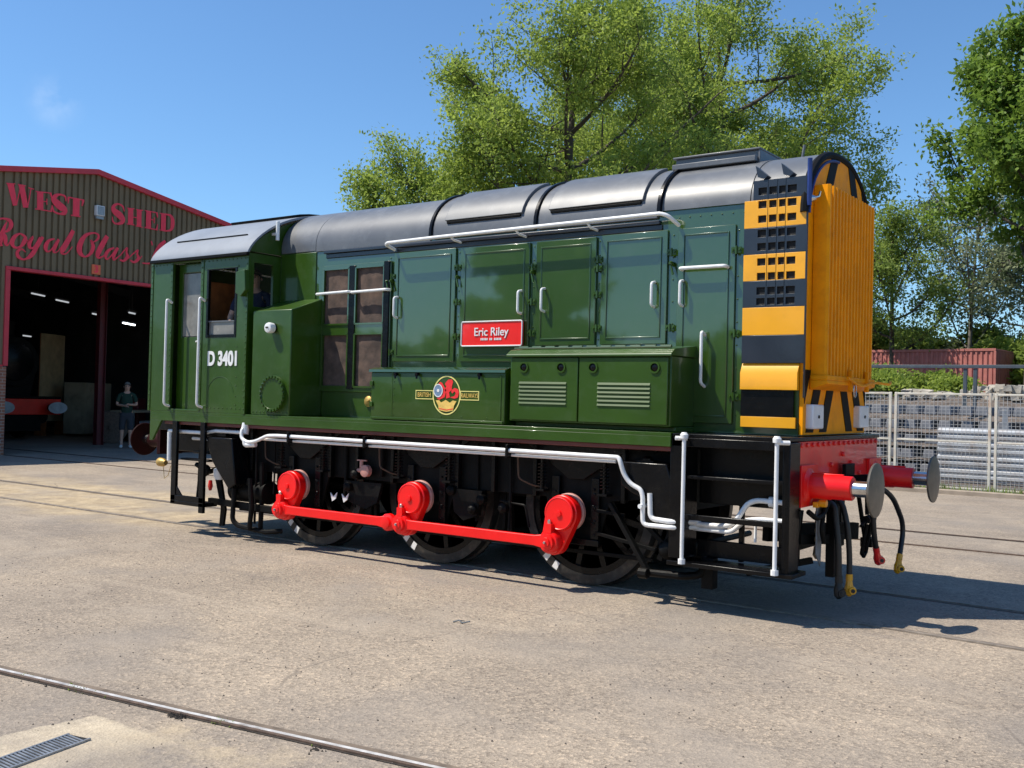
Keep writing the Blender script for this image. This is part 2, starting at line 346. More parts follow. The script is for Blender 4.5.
# ================================================================== LOCOMOTIVE
loco = empty('shunting_locomotive', (0, 0, 0), 'dark green diesel shunting locomotive with yellow and black striped radiator end and red coupling rods', 'locomotive')
def B(mb, name, m, parent=None, bevel=.006, smooth=35, label=None):
    o = mb.build(name, m, parent or loco, bevel=bevel, smooth=smooth)
    if label: o['label'] = label
    return o
W = 1.753; FZ = 1.44; FY = 1.29; H = .80
def arcp(half, z0, rise, pw, qw, n=28, off=0):
    out = []
    for i in range(n+1):
        t = math.pi*i/n; y = -math.cos(t)*half
        u = max(0, 1-abs(y/half)**pw); out.append((y*(half+off)/half, z0+(rise+off)*u**(1/qw)))
    return out
def hood_arc(off=0): return arcp(H, 3.37, .475, 2.3, 1.9, off=off)
def cab_arc(off=0): return arcp(1.33, 3.26, .585, 2.05, 1.38, off=off)
def rivets(pts, r=.009, nrm=(0, -1, 0)):
    a = MB()
    for p in pts: a.lathe([(r, 0), (r*.8, r*.5), (r*.3, r*.8)], p, nrm, 6)
    return a
def lin(a, b, n): return [a+(b-a)*i/(n-1) for i in range(n)]

M['louvregreen'] = mat('louvre_green_paint', GREEN, .45, coat=.1, var=.12, scale=2, spec=.3)
M['railbrown'] = mat('brown_pipe', (.09, .05, .03), .5, metal=.4, var=.3, scale=10)
# ---- footplate and valance
a = MB(); a.box(-4.24, 2.81, -FY, FY, FZ-.03, FZ); a.box(-4.24, 2.81, -FY, -FY+.03, 1.325, FZ-.03); a.box(-4.24, 2.81, FY-.03, FY, 1.325, FZ-.03)
a.prism([(-4.24, 1.325), (-4.24, 1.08), (-4.19, 1.08), (-4.02, 1.325)], 1, -FY, -FY+.03)
q = rivets([(x, -FY+.01, FZ) for x in lin(-4.1, 2.7, 60)], .007, (0, 0, 1)); a.add(q.v, q.f); foot = B(a, 'footplate', 'green')
a = MB(); a.box(-4.0, 2.8, -1.255, -1.10, 1.285, 1.325); a.box(-4.0, 2.8, 1.10, 1.255, 1.285, 1.325); B(a, 'solebar', 'solebar')
a = MB(); a.box(2.814, 3.81, -1.27, 1.05, FZ-.035, FZ-.002); a.box(2.814, 3.79, -1.27, -1.24, 1.33, FZ-.035); a.box(2.814, 3.79, 1.02, 1.05, 1.33, FZ-.035); B(a, 'front_platform', 'black')

# ---- cab
cab_us = [-4.28, -3.87, -3.31, -3.195, -2.705, -2.5]; cab_vs = [FZ, 1.47, 2.34, 3.10, 3.21, 3.262]
def cabfill(i, j):
    if i == 1 and 1 <= j <= 3: return False
    if i == 3 and j == 2: return False
    return True
a = MB(); a.plate(1, -FY, -FY+.035, cab_us, cab_vs, cabfill)
a.plate(1, FY-.035, FY, cab_us, cab_vs, cabfill)
a.plate(0, -4.28, -4.245, [-FY+.036, -.9, -.35, .35, .9, FY-.036], [FZ, 2.35, 3.05, 3.262], lambda i, j: not (j == 1 and i in (1, 3)))
a.box(-4.24, -2.55, -1.25, 1.25, FZ, FZ+.02)
cab = B(a, 'cab', 'green', bevel=.005)
a = MB(); a.plate(0, -2.555, -2.52, [-1.254, -1.19, -.91, .91, 1.19, 1.254], [FZ, 2.66, 3.16, 3.262], lambda i, j: not (j == 1 and i in (1, 3)))
B(a, 'cab_front_wall', 'green', cab, 0)
arc = cab_arc(-.06); a = MB(); a.prism([(y, z) for y, z in arc if z > 3.264], 0, -2.555, -2.52); B(a, 'cab_front_gable', 'green', cab, 0)
a = MB(); a.prism([(y, z) for y, z in arc if z > 3.264], 0, -4.28, -4.245); B(a, 'cab_rear_gable', 'green', cab, 0)
a = MB(); a.box(-2.545, -2.538, -1.19, -.91, 2.66, 3.16); B(a, 'cab_front_window', 'smoked', cab, 0)
a = MB(); a.box(-2.545, -2.538, .91, 1.19, 2.66, 3.16); B(a, 'cab_front_window', 'smoked', cab, 0)
# roof with overhang, a raised ventilator ridge
a = MB(); out = cab_arc(0); inn = cab_arc(-.03); a.prism(out+inn[::-1], 0, -4.27, -2.47)
croof = B(a, 'cab_roof', 'cabgrey', cab, .004, 40)
a = MB(); a.prism([(-.98, 3.555), (-.95, 3.63), (-.93, 3.625), (-.96, 3.55)], 0, -4.0, -2.75); B(a, 'rain_strip', 'grey', croof, 0) if False else None
a = MB(); q = cab_arc(.006)[5]; a.obar((-4.02, q[0], q[1]), (-2.72, q[0], q[1]), .014, .014); B(a, 'roof_seam', 'blackmatt', cab, 0)
a = MB(); q = cab_arc(.035); q0 = cab_arc(-.005); a.prism(q[10:19]+q0[10:19][::-1], 0, -3.7, -2.6); B(a, 'roof_hatch', 'blackmatt', cab, .004)
a = MB(); a.box(-4.27, -2.47, -1.345, -1.30, 3.225, 3.262); B(a, 'cab_gutter', 'blackmatt', cab)
# corner strips, recessed door, windows
a = MB()
for x in (-3.885, -3.305): a.box(x-.022, x+.022, -FY-.008, -FY+.0, 1.46, 3.215)
a.box(-2.53, -2.49, -FY-.008, -FY, FZ, 3.225); a.box(-4.29, -4.25, -FY-.008, -FY, FZ, 3.225); a.box(-3.24, -2.66, -FY-.007, -FY, 3.105, 3.13)
q = rivets([(x, -FY-.009, z) for x in (-4.27, -3.885, -3.305, -2.51) for z in lin(1.5, 3.2, 26)]+[(x, -FY, 3.2) for x in lin(-4.2, -2.55, 24)]+[(x, -FY, 1.5) for x in lin(-3.25, -2.58, 10)]+[(-2.66, -FY, z) for z in (2.55, 2.2, 1.86, 1.76, 1.64, 1.54)], .009); a.add(q.v, q.f); B(a, 'cover_strip', 'green', cab, .002)
a = MB(); a.plate(1, -1.20, -1.165, [-3.87, -3.79, -3.42, -3.31], [1.46, 2.33, 3.10, 3.21], lambda i, j: not (i == 1 and j == 1)); door = B(a, 'cab_door', 'green', cab)
a = MB(); a.plate(1, -FY-.006, -FY+.03, [-3.22, -3.185, -2.715, -2.68], [2.31, 2.345, 3.095, 3.13], lambda i, j: not (i == 1 and j == 1)); B(a, 'window_frame', 'black', cab, .003)
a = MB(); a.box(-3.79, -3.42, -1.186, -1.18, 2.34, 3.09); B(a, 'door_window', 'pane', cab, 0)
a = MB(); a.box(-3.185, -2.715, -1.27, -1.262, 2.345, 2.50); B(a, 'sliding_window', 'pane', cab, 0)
a = MB(); a.box(-3.185, -2.715, -1.285, -1.255, 2.49, 2.505); B(a, 'window_ledge', 'grey', cab, 0)
a = MB(); a.prism([(-2.63, 2.80), (-2.63, 3.04), (-2.48, 3.06), (-2.46, 2.83), (-2.54, 2.76)], 1, -FY-.07, -FY-.008); B(a, 'draught_screen', 'green', cab)
a = MB(); a.tube(rpath([(-3.35, -1.2, 2.29), (-3.35, -1.25, 2.29), (-3.45, -1.25, 2.27)], .02), .01); B(a, 'door_handle', 'white', cab, 0)
a = MB(); a.box(-3.42, -3.34, -1.23, -1.2, 1.6, 1.72); B(a, 'door_lock', 'black', cab)
for x in (-3.87, -3.25):
    a = MB(); a.tube(rpath([(x, -FY, 2.74), (x, -1.365, 2.78), (x, -1.365, 1.52), (x, -FY, 1.50)], .035), .0155, 12); B(a, 'cab_handrail', 'white', cab, 0)
B(text_mb('D 3401', .222, (-2.895, -FY-.004, 2.06), (1, 0, 0), (0, 0, 1), xs=.82, bold=.009), 'running_number', 'white', cab, 0)
# disc outline low on the cab side
a = MB(); a.tube([(-2.93+.24*math.cos(t), -FY-.001, 1.62+.24*math.sin(t)) for t in lin(.25, 2.9, 24)], .0035, 5); B(a, 'faint_ring', 'green', cab, 0)
# interior seen through the windows
a = MB(); a.box(-3.5, -3.44, -1.1, -.7, 1.46, 3.0); a.box(-3.2, -3.14, -.2, .9, 1.46, 2.9); B(a, 'inner_panelling', 'wood', cab)
a = MB(); a.box(-2.9, -2.6, -.75, .75, 1.47, 2.55); B(a, 'control_desk', 'dark', cab)
a = MB(); a.tube([(-2.44, -.93, 3.44), (-2.44, -.93, 3.66)], .022, 10); a.box(-2.52, -2.45, -.95, -.91, 3.5, 3.53); B(a, 'white_lamp_bracket', 'white', cab, .003)

# ---- tall box beside the cab
a = MB(); a.prism([(-1.27, FZ), (-1.27, 2.60), (-H, 2.76), (-H, FZ)], 0, -2.42, -1.79); tb = B(a, 'sand_locker', 'green', bevel=.01)
a = MB(); a.box(-2.44, -2.40, -1.276, -1.24, FZ, 2.6); B(a, 'cover_strip', 'green', tb) if False else None
a = MB(); a.lathe([(.035, 0), (.055, .02), (.06, .07), (.052, .09), (.02, .1)], (-2.07, -1.27, 2.40), (0, -1, 0), 24); B(a, 'vent_cap', 'white', tb, 0)
a = MB(); a.box(-2.09, -2.05, -1.374, -1.369, 2.395, 2.41); B(a, 'vent_slot', 'black', tb, 0)
a = MB(); a.lathe([(.055, 0), (.055, .05)], (-2.07, -1.27, 2.40), (0, -1, 0), 24); B(a, 'vent_neck', 'black', tb, 0)
a = MB(); a.lathe([(.20, 0), (.20, .035), (.17, .04), (.165, .032), (.01, .032)], (-2.04, -1.27, 1.68), (0, -1, 0), 40)
for i in range(24): t = 2*math.pi*i/24; a.lathe([(.017, 0), (.017, .015)], (-2.04+.185*math.cos(t), -1.305, 1.68+.185*math.sin(t)), (0, -1, 0), 6)
B(a, 'inspection_cover', 'green', tb, 0)
B(rivets([(x, -1.27, 1.475) for x in lin(-2.38, -1.83, 10)]), 'rivet_row', 'green', tb, 0)

# ---- hood
a = MB(); a.prism([(-H, FZ), (-H, 3.37)]+hood_arc()[1:-1]+[(H, 3.37), (H, FZ)], 0, -2.52, 3.70); hood = B(a, 'engine_hood', 'green_door', bevel=.004)
def roofsec(x0, x1, off, zlow, mt='grey', name='hood_roof', par=None):
    o = hood_arc(off); i = hood_arc(-.004)
    a = MB(); a.prism([(-H-off, zlow), (-H-off, 3.37)]+o[1:-1]+[(H+off, 3.37), (H+off, zlow), (H-.004, zlow), (H-.004, 3.37)]+i[1:-1][::-1]+[(-H+.004, 3.37), (-H+.004, zlow)], 0, x0, x1)
    return B(a, name, mt, par or loco, .005, 50)
roofs = []
for x0, x1, off, zl in ((-2.5, -1.93, .012, 3.30), (-1.925, -.235, .014, 3.29), (-.195, 1.075, .03, 3.31), (1.115, 2.395, .03, 3.31), (2.435, 3.255, .018, 3.375), (3.26, 3.70, .012, 3.375)):
    roofs.append(roofsec(x0, x1, off, zl))
for x in (-.215, 1.095, 2.415): roofsec(x-.018, x+.018, .05, 3.33, 'black', 'roof_joint_hoop')
# raised panels on the two engine covers
def rpanel(x0, x1, par):
    q = [p for p in hood_arc(.058)]; q0 = [p for p in hood_arc(.028)]
    i0, i1 = 2, 11; a = MB(); a.prism([(q0[i0][0]-.005, q0[i0][1]-.0)]+q[i0:i1]+q0[i0:i1][::-1], 0, x0, x1); B(a, 'raised_panel', 'grey', par, .004, 50)
    a = MB(); a.box(x0+.02, x1-.02, q0[i0][0]-.025, q0[i0][0]+.01, q0[i0][1]-.03, q0[i0][1]-.004); B(a, 'panel_lip', 'blackmatt', par)
rpanel(-.03, .93, roofs[2]); rpanel(1.24, 2.25, roofs[3])
a = MB(); a.box(2.36, 3.16, -.42, .42, 3.76, 3.91); a.box(2.34, 3.18, -.45, .45, 3.91, 3.928); a.box(2.36, 3.16, -.50, -.42, 3.80, 3.85); a.box(3.161, 3.18, -.44, .44, 3.76, 3.909); tbx = B(a, 'header_tank_cover', 'grey', bevel=.006)
a = MB()
for x in (3.36, 3.58): a.prism([(x-.05, 3.665), (x+.055, 3.575), (x+.03, 3.55), (x-.03, 3.57)], 1, -.845, -.76)
B(a, 'lifting_lug', 'bluegrey', None, 0); a = MB(); a.tube([(3.5, -.3, 3.80), (3.52, -.3, 3.93)], .012, 6); B(a, 'filler_pin', 'grey', None, 0)
a = MB(); a.box(-2.50, -1.92, -.811, -.8005, 2.6, 3.29); B(a, 'added_matte_panel', 'green')  # matte cover added to stop a window reflection on the hood
# dark gutter strip above doors and roof edge fixings
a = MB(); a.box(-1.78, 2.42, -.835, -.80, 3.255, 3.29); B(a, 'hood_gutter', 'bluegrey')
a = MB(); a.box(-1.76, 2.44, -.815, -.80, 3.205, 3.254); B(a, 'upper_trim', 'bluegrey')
a = MB(); a.box(-1.365, -1.27, -.842, -.8305, 1.75, 3.1); B(a, 'painted_shade_strip', 'black')  # black strip paints the shade in the gap between filter columns
# doors
def hooddoor(x0, x1, z0, z1, hx, hz, inner=True, hinge=-1, tilt=0., lab=None):
    t = .02; a = MB(); a.prism([(-H-.004, z0), (-H-.004-t, z0), (-H-.004-t+tilt, z1), (-H-.004, z1)], 0, x0, x1)
    d = B(a, 'hood_door', 'green_door', bevel=.004, label=lab)
    ins = .055; yb = -H-.004-t-.001
    a = MB()
    a.box(x0+ins, x0+ins+.012, yb-.008, yb+.004, z0+ins, z1-ins); a.box(x1-ins-.012, x1-ins, yb-.008, yb+.004, z0+ins, z1-ins)
    a.box(x0+ins+.012, x1-ins-.012, yb-.008, yb+.004, z0+ins, z0+ins+.012); a.box(x0+ins+.012, x1-ins-.012, yb-.008, yb+.004, z1-ins-.012, z1-ins); B(a, 'door_beading', 'green_door', d, .003)
    if hx is not None:
        a = MB(); a.tube(rpath([(hx, yb, hz+.11), (hx, yb-.06, hz+.10), (hx, yb-.06, hz-.10), (hx, yb, hz-.11)], .025), .013, 10); B(a, 'door_handle', 'white', d, 0)
    return d
def hinge(x, z, par=None):
    a = MB(); a.cyl((x, -H-.035, z-.035), (x, -H-.035, z+.035), .012, 8); a.box(x-.045, x+.045, -H-.034, -H-.022, z-.025, z+.025)
    a.lathe([(.012, 0), (.009, .012)], (x-.03, -H-.034, z), (0, -1, 0), 6); a.lathe([(.012, 0), (.009, .012)], (x+.03, -H-.034, z), (0, -1, 0), 6)
    B(a, 'door_hinge', 'green', hood, 0)
hooddoor(-.72, .115, 2.05, 3.20, -.655, 2.62, tilt=.002); hooddoor(.185, 1.03, 2.05, 3.19, .945, 2.62, tilt=-.002); hooddoor(1.11, 1.775, 2.20, 3.19, 1.215, 2.63, tilt=-.003)
hooddoor(1.83, 2.50, 2.20, 3.20, 2.385, 2.635, tilt=.003); hooddoor(2.60, 3.135, 1.52, 3.20, 2.66, 2.635, tilt=.004)
for x, z in ((.15, 2.65), (1.07, 2.62), (1.80, 2.66), (.15, 3.0), (.15, 2.3), (1.07, 2.95), (1.07, 2.32), (1.80, 2.98), (1.80, 2.35), (1.80, 2.9), (2.545, 3.0), (2.545, 2.34), (3.15, 2.98), (3.15, 2.28), (3.15, 1.75), (-.745, 2.95), (-.745, 2.15)): hinge(x, z)
for x in (-.745, .15, 1.07, 2.545, -.8):
    a = MB(); a.lathe([(.022, 0), (.022, .02), (.01, .045)], (x, -H-.02, 2.9), (0, -1, 0), 8); a.obar((x, -H-.05, 2.9), (x+.03, -H-.055, 2.80), .012, .016); B(a, 'door_catch', 'green', hood, 0)
a = MB(); a.tube(rpath([(2.655, -H-.03, 2.84), (2.655, -H-.09, 2.845), (3.075, -H-.09, 2.845), (3.075, -H-.03, 2.84)], .025), .016, 10); B(a, 'horizontal_handrail', 'white', None, 0)
a = MB(); a.tube(rpath([(2.875, -H-.02, 2.27), (2.875, -H-.09, 2.30), (2.875, -H-.09, 1.86), (2.88, -H-.02, 1.83)], .03), .014, 10); B(a, 'vertical_handrail', 'white', None, 0)
B(rivets([(x, -H-.001, z) for x in (-.79, .15, 1.07, 1.80, 2.55, 3.155) for z in lin(2.12 if x < 2.4 else 1.6, 3.15, 9)]+[(x, -H-.001, 3.235) for x in ()], .008), 'bolt_row', 'green', hood, 0)
B(rivets([(x, -H-.0, 3.30) for x in lin(2.5, 3.2, 8)], .008), 'bolt_row', 'green', hood, 0)
# long white handrail above the doors
a = MB(); pts = [(-.70, -H-.04, 3.23), (-.72, -.96, 3.27), (-.69, -.97, 3.285)]+[(x, -.97, 3.29+.03*(x+.7)/3.2) for x in (0, 1, 2, 2.5)]+[(2.56, -.95, 3.30), (2.60, -.88, 3.25), (2.61, -H-.03, 3.23)]
a.tube(rpath(pts, .05), .018, 12)
for x in (.15, .95, 1.75): a.tube(rpath([(x, -.97, 3.30+.01*x), (x+.02, -.93, 3.26), (x+.03, -H-.02, 3.25)], .02), .012, 8)
B(a, 'roof_handrail', 'white', None, 0)
# louvre panels with brown matting beside the locker
a = MB(); a.plate(1, -H-.03, -H-.004, [-1.80, -1.76, -1.37, -1.265, -.85, -.76], [1.72, 1.775, 2.35, 2.46, 3.075, 3.12], lambda i, j: not (i in (1, 3) and j in (1, 3))); fr = B(a, 'filter_frame', 'green_door', bevel=.004)
for x0, x1 in ((-1.76, -1.37), (-1.265, -.85)):
    for z0, z1 in ((1.775, 2.35), (2.46, 3.075)):
        a = MB(); n = 9
        vv = []; r_ = random.Random(int(x0*100+z0*10))
        for i in range(n+1):
            for j in range(n+1):
                fx, fz = i/n, j/n; y = -H-.006-.010*math.sin(fx*math.pi)*abs(math.sin(fz*math.pi*2.2+x0))-.004*r_.random(); vv.append((x0+(x1-x0)*fx, y, z0+(z1-z0)*fz))
        a.add(vv, [(i*(n+1)+j, (i+1)*(n+1)+j, (i+1)*(n+1)+j+1, i*(n+1)+j+1) for i in range(n) for j in range(n)])
        m_ = B(a, 'filter_matting', 'mesh', fr, 0, 60)
        a = MB()
        for (p, q) in (((x0, z0), (x1, z0)), ((x1, z0), (x1, z1)), ((x1, z1), (x0, z1)), ((x0, z1), (x0, z0))): a.obar((p[0], -H-.034, p[1]), (q[0], -H-.034, q[1]), .018, .018, (0, -1, 0))
        B(a, 'filter_beading', 'green_door', m_, 0)
a = MB(); a.box(-.845, -.765, -H-.05, -H-.03, 1.76, 3.12); B(a, 'painted_shade_strip', 'black')  # black strip paints the shade beside the right filter column
for xa, xb in ((-1.83, -1.33), (-1.29, -.77)):
    a = MB(); a.tube(rpath([(xa, -H-.03, 2.80), (xa+.01, -H-.09, 2.80), (xb, -H-.09, 2.81), (xb+.01, -H-.03, 2.81)], .02), .016, 10); B(a, 'filter_handrail', 'white', None, 0)
a = MB(); a.lathe([(.05, 0), (.06, .02), (.03, .04)], (-1.05, -H, 1.62), (0, -1, 0), 12); a.tube([(-1.05, -H-.03, 1.62), (-.98, -H-.05, 1.64), (-.93, -H-.05, 1.56)], .015, 8); B(a, 'filler_valve', 'brass', None, 0)
# end louvre panel: yellow and black bands with square holes
zb = [1.5, 1.59, 1.81, 2.03, 2.26, 2.49, 2.71, 2.93, 3.15, 3.38, 3.545]
cols = ['yellow', 'black', 'yellow', 'bluegrey', 'yellow', 'bluegrey', 'yellow', 'bluegrey', 'yellow', 'bluegrey']
X0, X1 = 3.20, 3.745
holes_x = [(3.335, 3.407), (3.428, 3.492), (3.512, 3.566), (3.585, 3.66)]
us = sorted([X0, X1]+[v for h_ in holes_x for v in h_])
rowsz = [(3.425, 3.475), (3.315, 3.365), (3.195, 3.245), (3.075, 3.125), (2.965, 3.015), (2.84, 2.89), (2.72, 2.77), (2.60, 2.65), (2.515, 2.56)]
rowsz = [(p-.005, q+.006) for p, q in rowsz]
for k in range(10):
    z0, z1 = zb[k]+(.0008), zb[k+1]-.0008
    rr = [r_ for r_ in rowsz if r_[0] > z0 and r_[1] < z1]; vs_ = sorted([z0, z1]+[v for r_ in rr for v in r_])
    def fil(i, j, us=us, vs_=vs_, rr=rr):
        cx, cz = (us[i]+us[i+1])/2, (vs_[j]+vs_[j+1])/2
        return not (any(h_[0] < cx < h_[1] for h_ in holes_x) and any(r_[0] < cz < r_[1] for r_ in rr))
    a = MB()
    X0 = 3.29 if k == 9 else 3.215; us = sorted([X0, X1]+[v for h_ in holes_x for v in h_])
    def fil(i, j, us=us, vs_=vs_, rr=rr):
        cx, cz = (us[i]+us[i+1])/2, (vs_[j]+vs_[j+1])/2
        return not (any(h_[0] < cx < h_[1] for h_ in holes_x) and any(r_[0] < cz < r_[1] for r_ in rr))
    if k == 2:
        a.prism([(-H-.055, z0), (-H-.055, z0+.14), (-H-.012, z1), (-H-.006, z1), (-H-.006, z0)], 0, X0, X1-.04)
    elif k < 2: a.box(X0, X1-.06-.02*k, -H-.03, -H-.006, z0, z1)
    else: a.plate(1, -H-.034, -H-.018, us, vs_, fil)
    B(a, 'louvre_panel', cols[k], None, .002, label='%s band of the striped louvre panel' % ('yellow' if cols[k] == 'yellow' else 'black'))
a = MB()
for x in (3.418, 3.498, 3.57): a.box(x-.0015, x+.0015, -H-.0355, -H-.0345, 2.5, 3.54)
B(a, 'louvre_seams', 'black', None, 0)
a = MB(); a.box(3.31, X1-.02, -H-.0165, -H-.0135, 2.5, 3.53); B(a, 'louvre_backing', 'dark', None, 0)
# nose end plate
a = MB(); hp = arcp(.815, 3.37, .46, 2.3, 1.9); a.prism([(-.80, FZ+.01), (-.815, 3.37)]+hp[1:-1]+[(.815, 3.37), (.80, FZ+.01)], 0, 3.705, 3.74); nose = B(a, 'nose_plate', 'orange', bevel=.004)
a = MB(); a.tube([(3.725, y, z) for y, z in arcp(.83, 3.25, .595, 2.3, 1.9)], .036, 8); B(a, 'nose_rim', 'matblack', nose, 0)
a = MB(); a.tube([(3.75, y, z) for y, z in arcp(.785, 3.25, .545, 2.3, 1.9)][:14], .013, 8); B(a, 'blue_rim_strip', 'blue', nose, 0)
c = .03
for pl in ([(c-.10, 3.82), (c-.28, 3.80), (c-.46, 3.47), (c-.29, 3.47)], [(c+.16, 3.81), (c+.33, 3.78), (c+.48, 3.47), (c+.30, 3.47)], [(c+.52, 3.70), (c+.60, 3.64), (c+.74, 3.47), (c+.62, 3.47)]):
    a = MB(); a.prism(pl, 0, 3.741, 3.746); B(a, 'upper_stripe', 'matblack', nose, 0)
for s_ in (-1, 1):
    for k in range(3):
        t0 = .02+.32*k; wd = .17; b0 = t0+.24; zt, zb_ = 1.98, 1.47
        pl = [(t0, zt), (t0+wd, zt), (b0+wd, zb_), (b0, zb_)]
        if b0+wd > .79:
            if t0+wd < .79: pl = [(t0, zt), (t0+wd, zt), (.79, zt-(.79-t0-wd)/.24*.51), (.79, max(zb_, zt-(.79-t0)/.24*.51))]+([(b0, zb_)] if b0 < .79 else [])
            else: pl = [(t0, zt), (.79, zt), (.79, zt-(.79-t0)/.24*.51)]
        a = MB(); a.prism([(s_*p, q) for p, q in pl], 0, 3.741, 3.746); B(a, 'chevron_stripe', 'matblack', nose, 0)
a = MB(); a.box(3.742, 3.758, -.835, -.818, 1.75, 3.45); B(a, 'dark_corner_strip', 'bluegrey', nose)
a = MB(); a.tube([(3.765, -.83, 3.30), (3.765, -.83, 3.68)], .02, 8); B(a, 'blue_corner_tube', 'blue', nose, 0)
a = MB(); a.lathe([(.02, 0), (.03, .02), (.015, .05)], (3.76, -.80, 3.36), (1, 0, 0), 10); a.tube([(3.79, -.8, 3.36), (3.82, -.76, 3.38), (3.83, -.76, 3.42)], .01, 6); B(a, 'small_tap', 'steel', nose, 0)
# ribbed radiator casing
pl = [(3.745, -.66), (3.855, -.66)]; y = -.66; ribs = 15; pw = 1.24/ribs
for i in range(ribs): pl += [(3.875, y+pw*.12), (3.875, y+pw*.5), (3.825, y+pw*.62), (3.825, y+pw*.98)]; y += pw
pl += [(3.855, .58), (3.745, .58)]
a = MB(); a.prism(pl, 2, 1.94, 3.495); rad = B(a, 'radiator_casing', 'orange', bevel=.003, smooth=20)
a = MB(); a.box(3.745, 3.89, -.68, .60, 1.90, 1.94); a.prism([(3.745, 1.82), (3.89, 1.87), (3.89, 1.90), (3.745, 1.90)], 1, -.68, .60)
for y in (-.12, .33): a.box(3.88, 3.915, y-.02, y+.02, 1.82, 2.0)
B(a, 'radiator_skirt', 'orange', rad)
a = MB(); a.tube([(3.93+.0*t, -.10+.035*math.cos(t), 1.83+.06*math.sin(t)) for t in lin(0, 6.2, 14)], .006, 6); B(a, 'wire_loop', 'steel', rad, 0)
a = MB(); a.tube(rpath([(3.93, -.3, 1.93), (3.95, 0, 1.86), (3.95, .4, 1.91), (3.98, .75, 1.90), (3.9, 1.05, 1.93)], .1), .012, 6); B(a, 'orange_lead', 'orange', rad, 0)
for s_ in (-1, 1):
    a = MB(); a.box(3.72, 3.80, s_*.61-.13, s_*.61+.13, 1.50, 1.70); mb_ = B(a, 'marker_light_box', 'white', bevel=.012)
    a = MB(); a.lathe([(.014, 0), (.014, .008)], (3.80, s_*.61, 1.6), (1, 0, 0), 8); B(a, 'box_catch', 'black', mb_, 0)

# ---- side boxes
a = MB(); a.prism(rounded([(-1.27, FZ), (-1.27, 1.935), (-1.20, 1.96), (-H, 1.97), (-H, FZ)], .03), 0, -.58, 1.10); lb = B(a, 'low_equipment_box', 'green', bevel=.006)
a = MB(); a.prism([(-1.29, 1.925), (-1.285, 1.95), (-1.20, 1.975), (-H, 1.985), (-H, 1.972), (-1.2, 1.962), (-1.272, 1.94), (-1.275, 1.925)], 0, -.60, 1.11); B(a, 'box_lid', 'green_door', lb, 0)
a = MB(); a.box(-.30, -.285, -1.273, -1.268, 1.47, 1.93); a.box(-.57, 1.09, -1.285, -1.27, 1.452, 1.475)
for z in (1.60, 1.81): a.box(-.59, -.55, -1.285, -1.27, z-.025, z+.025)
a.box(1.05, 1.062, -1.276, -1.269, 1.48, 1.9)
B(a, 'box_strip', 'green', lb, .003)
a = MB()
for x in (-.23, .05, .82): a.cyl((x, -1.27, 1.905), (x, -1.31, 1.90), .016, 8); a.obar((x, -1.30, 1.92), (x+.01, -1.31, 1.86), .02, .01)
B(a, 'lid_clamp', 'black', lb, .0)
B(rivets([(-.27, -1.27, z) for z in lin(1.5, 1.9, 7)]+[(x, -1.27, 1.50) for x in (.1, .35, .6, .9)], .007), 'rivet_row', 'green', lb, 0)
a = MB(); a.box(1.14, 2.78, -1.245, -H, 1.485, 2.075); a.box(1.14, 2.78, -1.15, -H, FZ, 1.484); rb = B(a, 'battery_box', 'green', bevel=.008)
a = MB(); a.prism(rounded([(-1.29, 2.065), (-1.29, 2.09), (-1.22, 2.135), (-H, 2.18), (-H, 2.077), (-1.27, 2.077)], .012), 0, 1.12, 2.80); B(a, 'battery_box_lid', 'green', rb, .004)
a = MB()
for i in range(11): x = 1.25+i*.145; a.cyl((x-.05, -1.19, 2.158), (x+.05, -1.19, 2.158), .014, 8)
a.tube([(1.15, -1.20, 2.15), (2.75, -1.20, 2.15)], .008, 6); B(a, 'lid_hinges', 'green_door', rb, 0)
for (x0, x1, lv) in ((1.165, 1.885, (1.26, 1.77)), (1.90, 2.76, (2.09, 2.60))):
    a = MB(); cs = (1.31, 1.71) if x0 < 1.5 else (2.04, 2.64)
    a.box(x0, x1, -1.27, -1.246, 1.50, 2.06); d = B(a, 'battery_box_door', 'green', rb, .005)
    a = MB()
    for c in cs: a.lathe([(.05, 0), (.05, .012), (.036, .012), (.034, .0)], (c, -1.27, 1.975), (0, -1, 0), 22)
    for i in range(6): 
        z = 1.845-i*.036; a.prism([(-1.27, z), (-1.280, z-.019), (-1.27, z-.021)], 0, *lv)
    B(a, 'louvre', 'louvregreen', rb, 0)
    a = MB()
    for c in cs: a.lathe([(.034, 0), (.03, .004), (.01, .008)], (c, -1.27, 1.975), (0, -1, 0), 18)
    B(a, 'lock_recess', 'black', rb, 0)
# crest and plates
Y0 = -1.272
def flat(polys, m, name, par, y=Y0, t=.0015):
    a = MB()
    for p in polys: a.prism(p, 1, y-t, y)
    return B(a, name, m, par, 0, 0)
def ring(cx, cz, rx, rz, w, n=40):
    return [[(cx+rx*math.cos(t0), cz+rz*math.sin(t0)), (cx+rx*math.cos(t1), cz+rz*math.sin(t1)), (cx+(rx-w)*math.cos(t1), cz+(rz-w)*math.sin(t1)), (cx+(rx-w)*math.cos(t0), cz+(rz-w)*math.sin(t0))] for t0, t1 in [(2*math.pi*i/n, 2*math.pi*(i+1)/n) for i in range(n)]]
cs = lambda x, y: (.412+(x-525)/14.63/81., 1.705-(y-372)/14.63/104.)
crest = flat(ring(.412, 1.705, .172, .188, .012), 'paleyellow', 'crest_ring', lb)
def bar(x0, x1): return [[(x0, 1.662), (x1, 1.662), (x1, 1.67), (x0, 1.67)], [(x0, 1.742), (x1, 1.742), (x1, 1.75), (x0, 1.75)], [(x0, 1.67), (x0+.008, 1.67), (x0+.008, 1.742), (x0, 1.742)], [(x1-.008, 1.67), (x1, 1.67), (x1, 1.742), (x1-.008, 1.742)]]
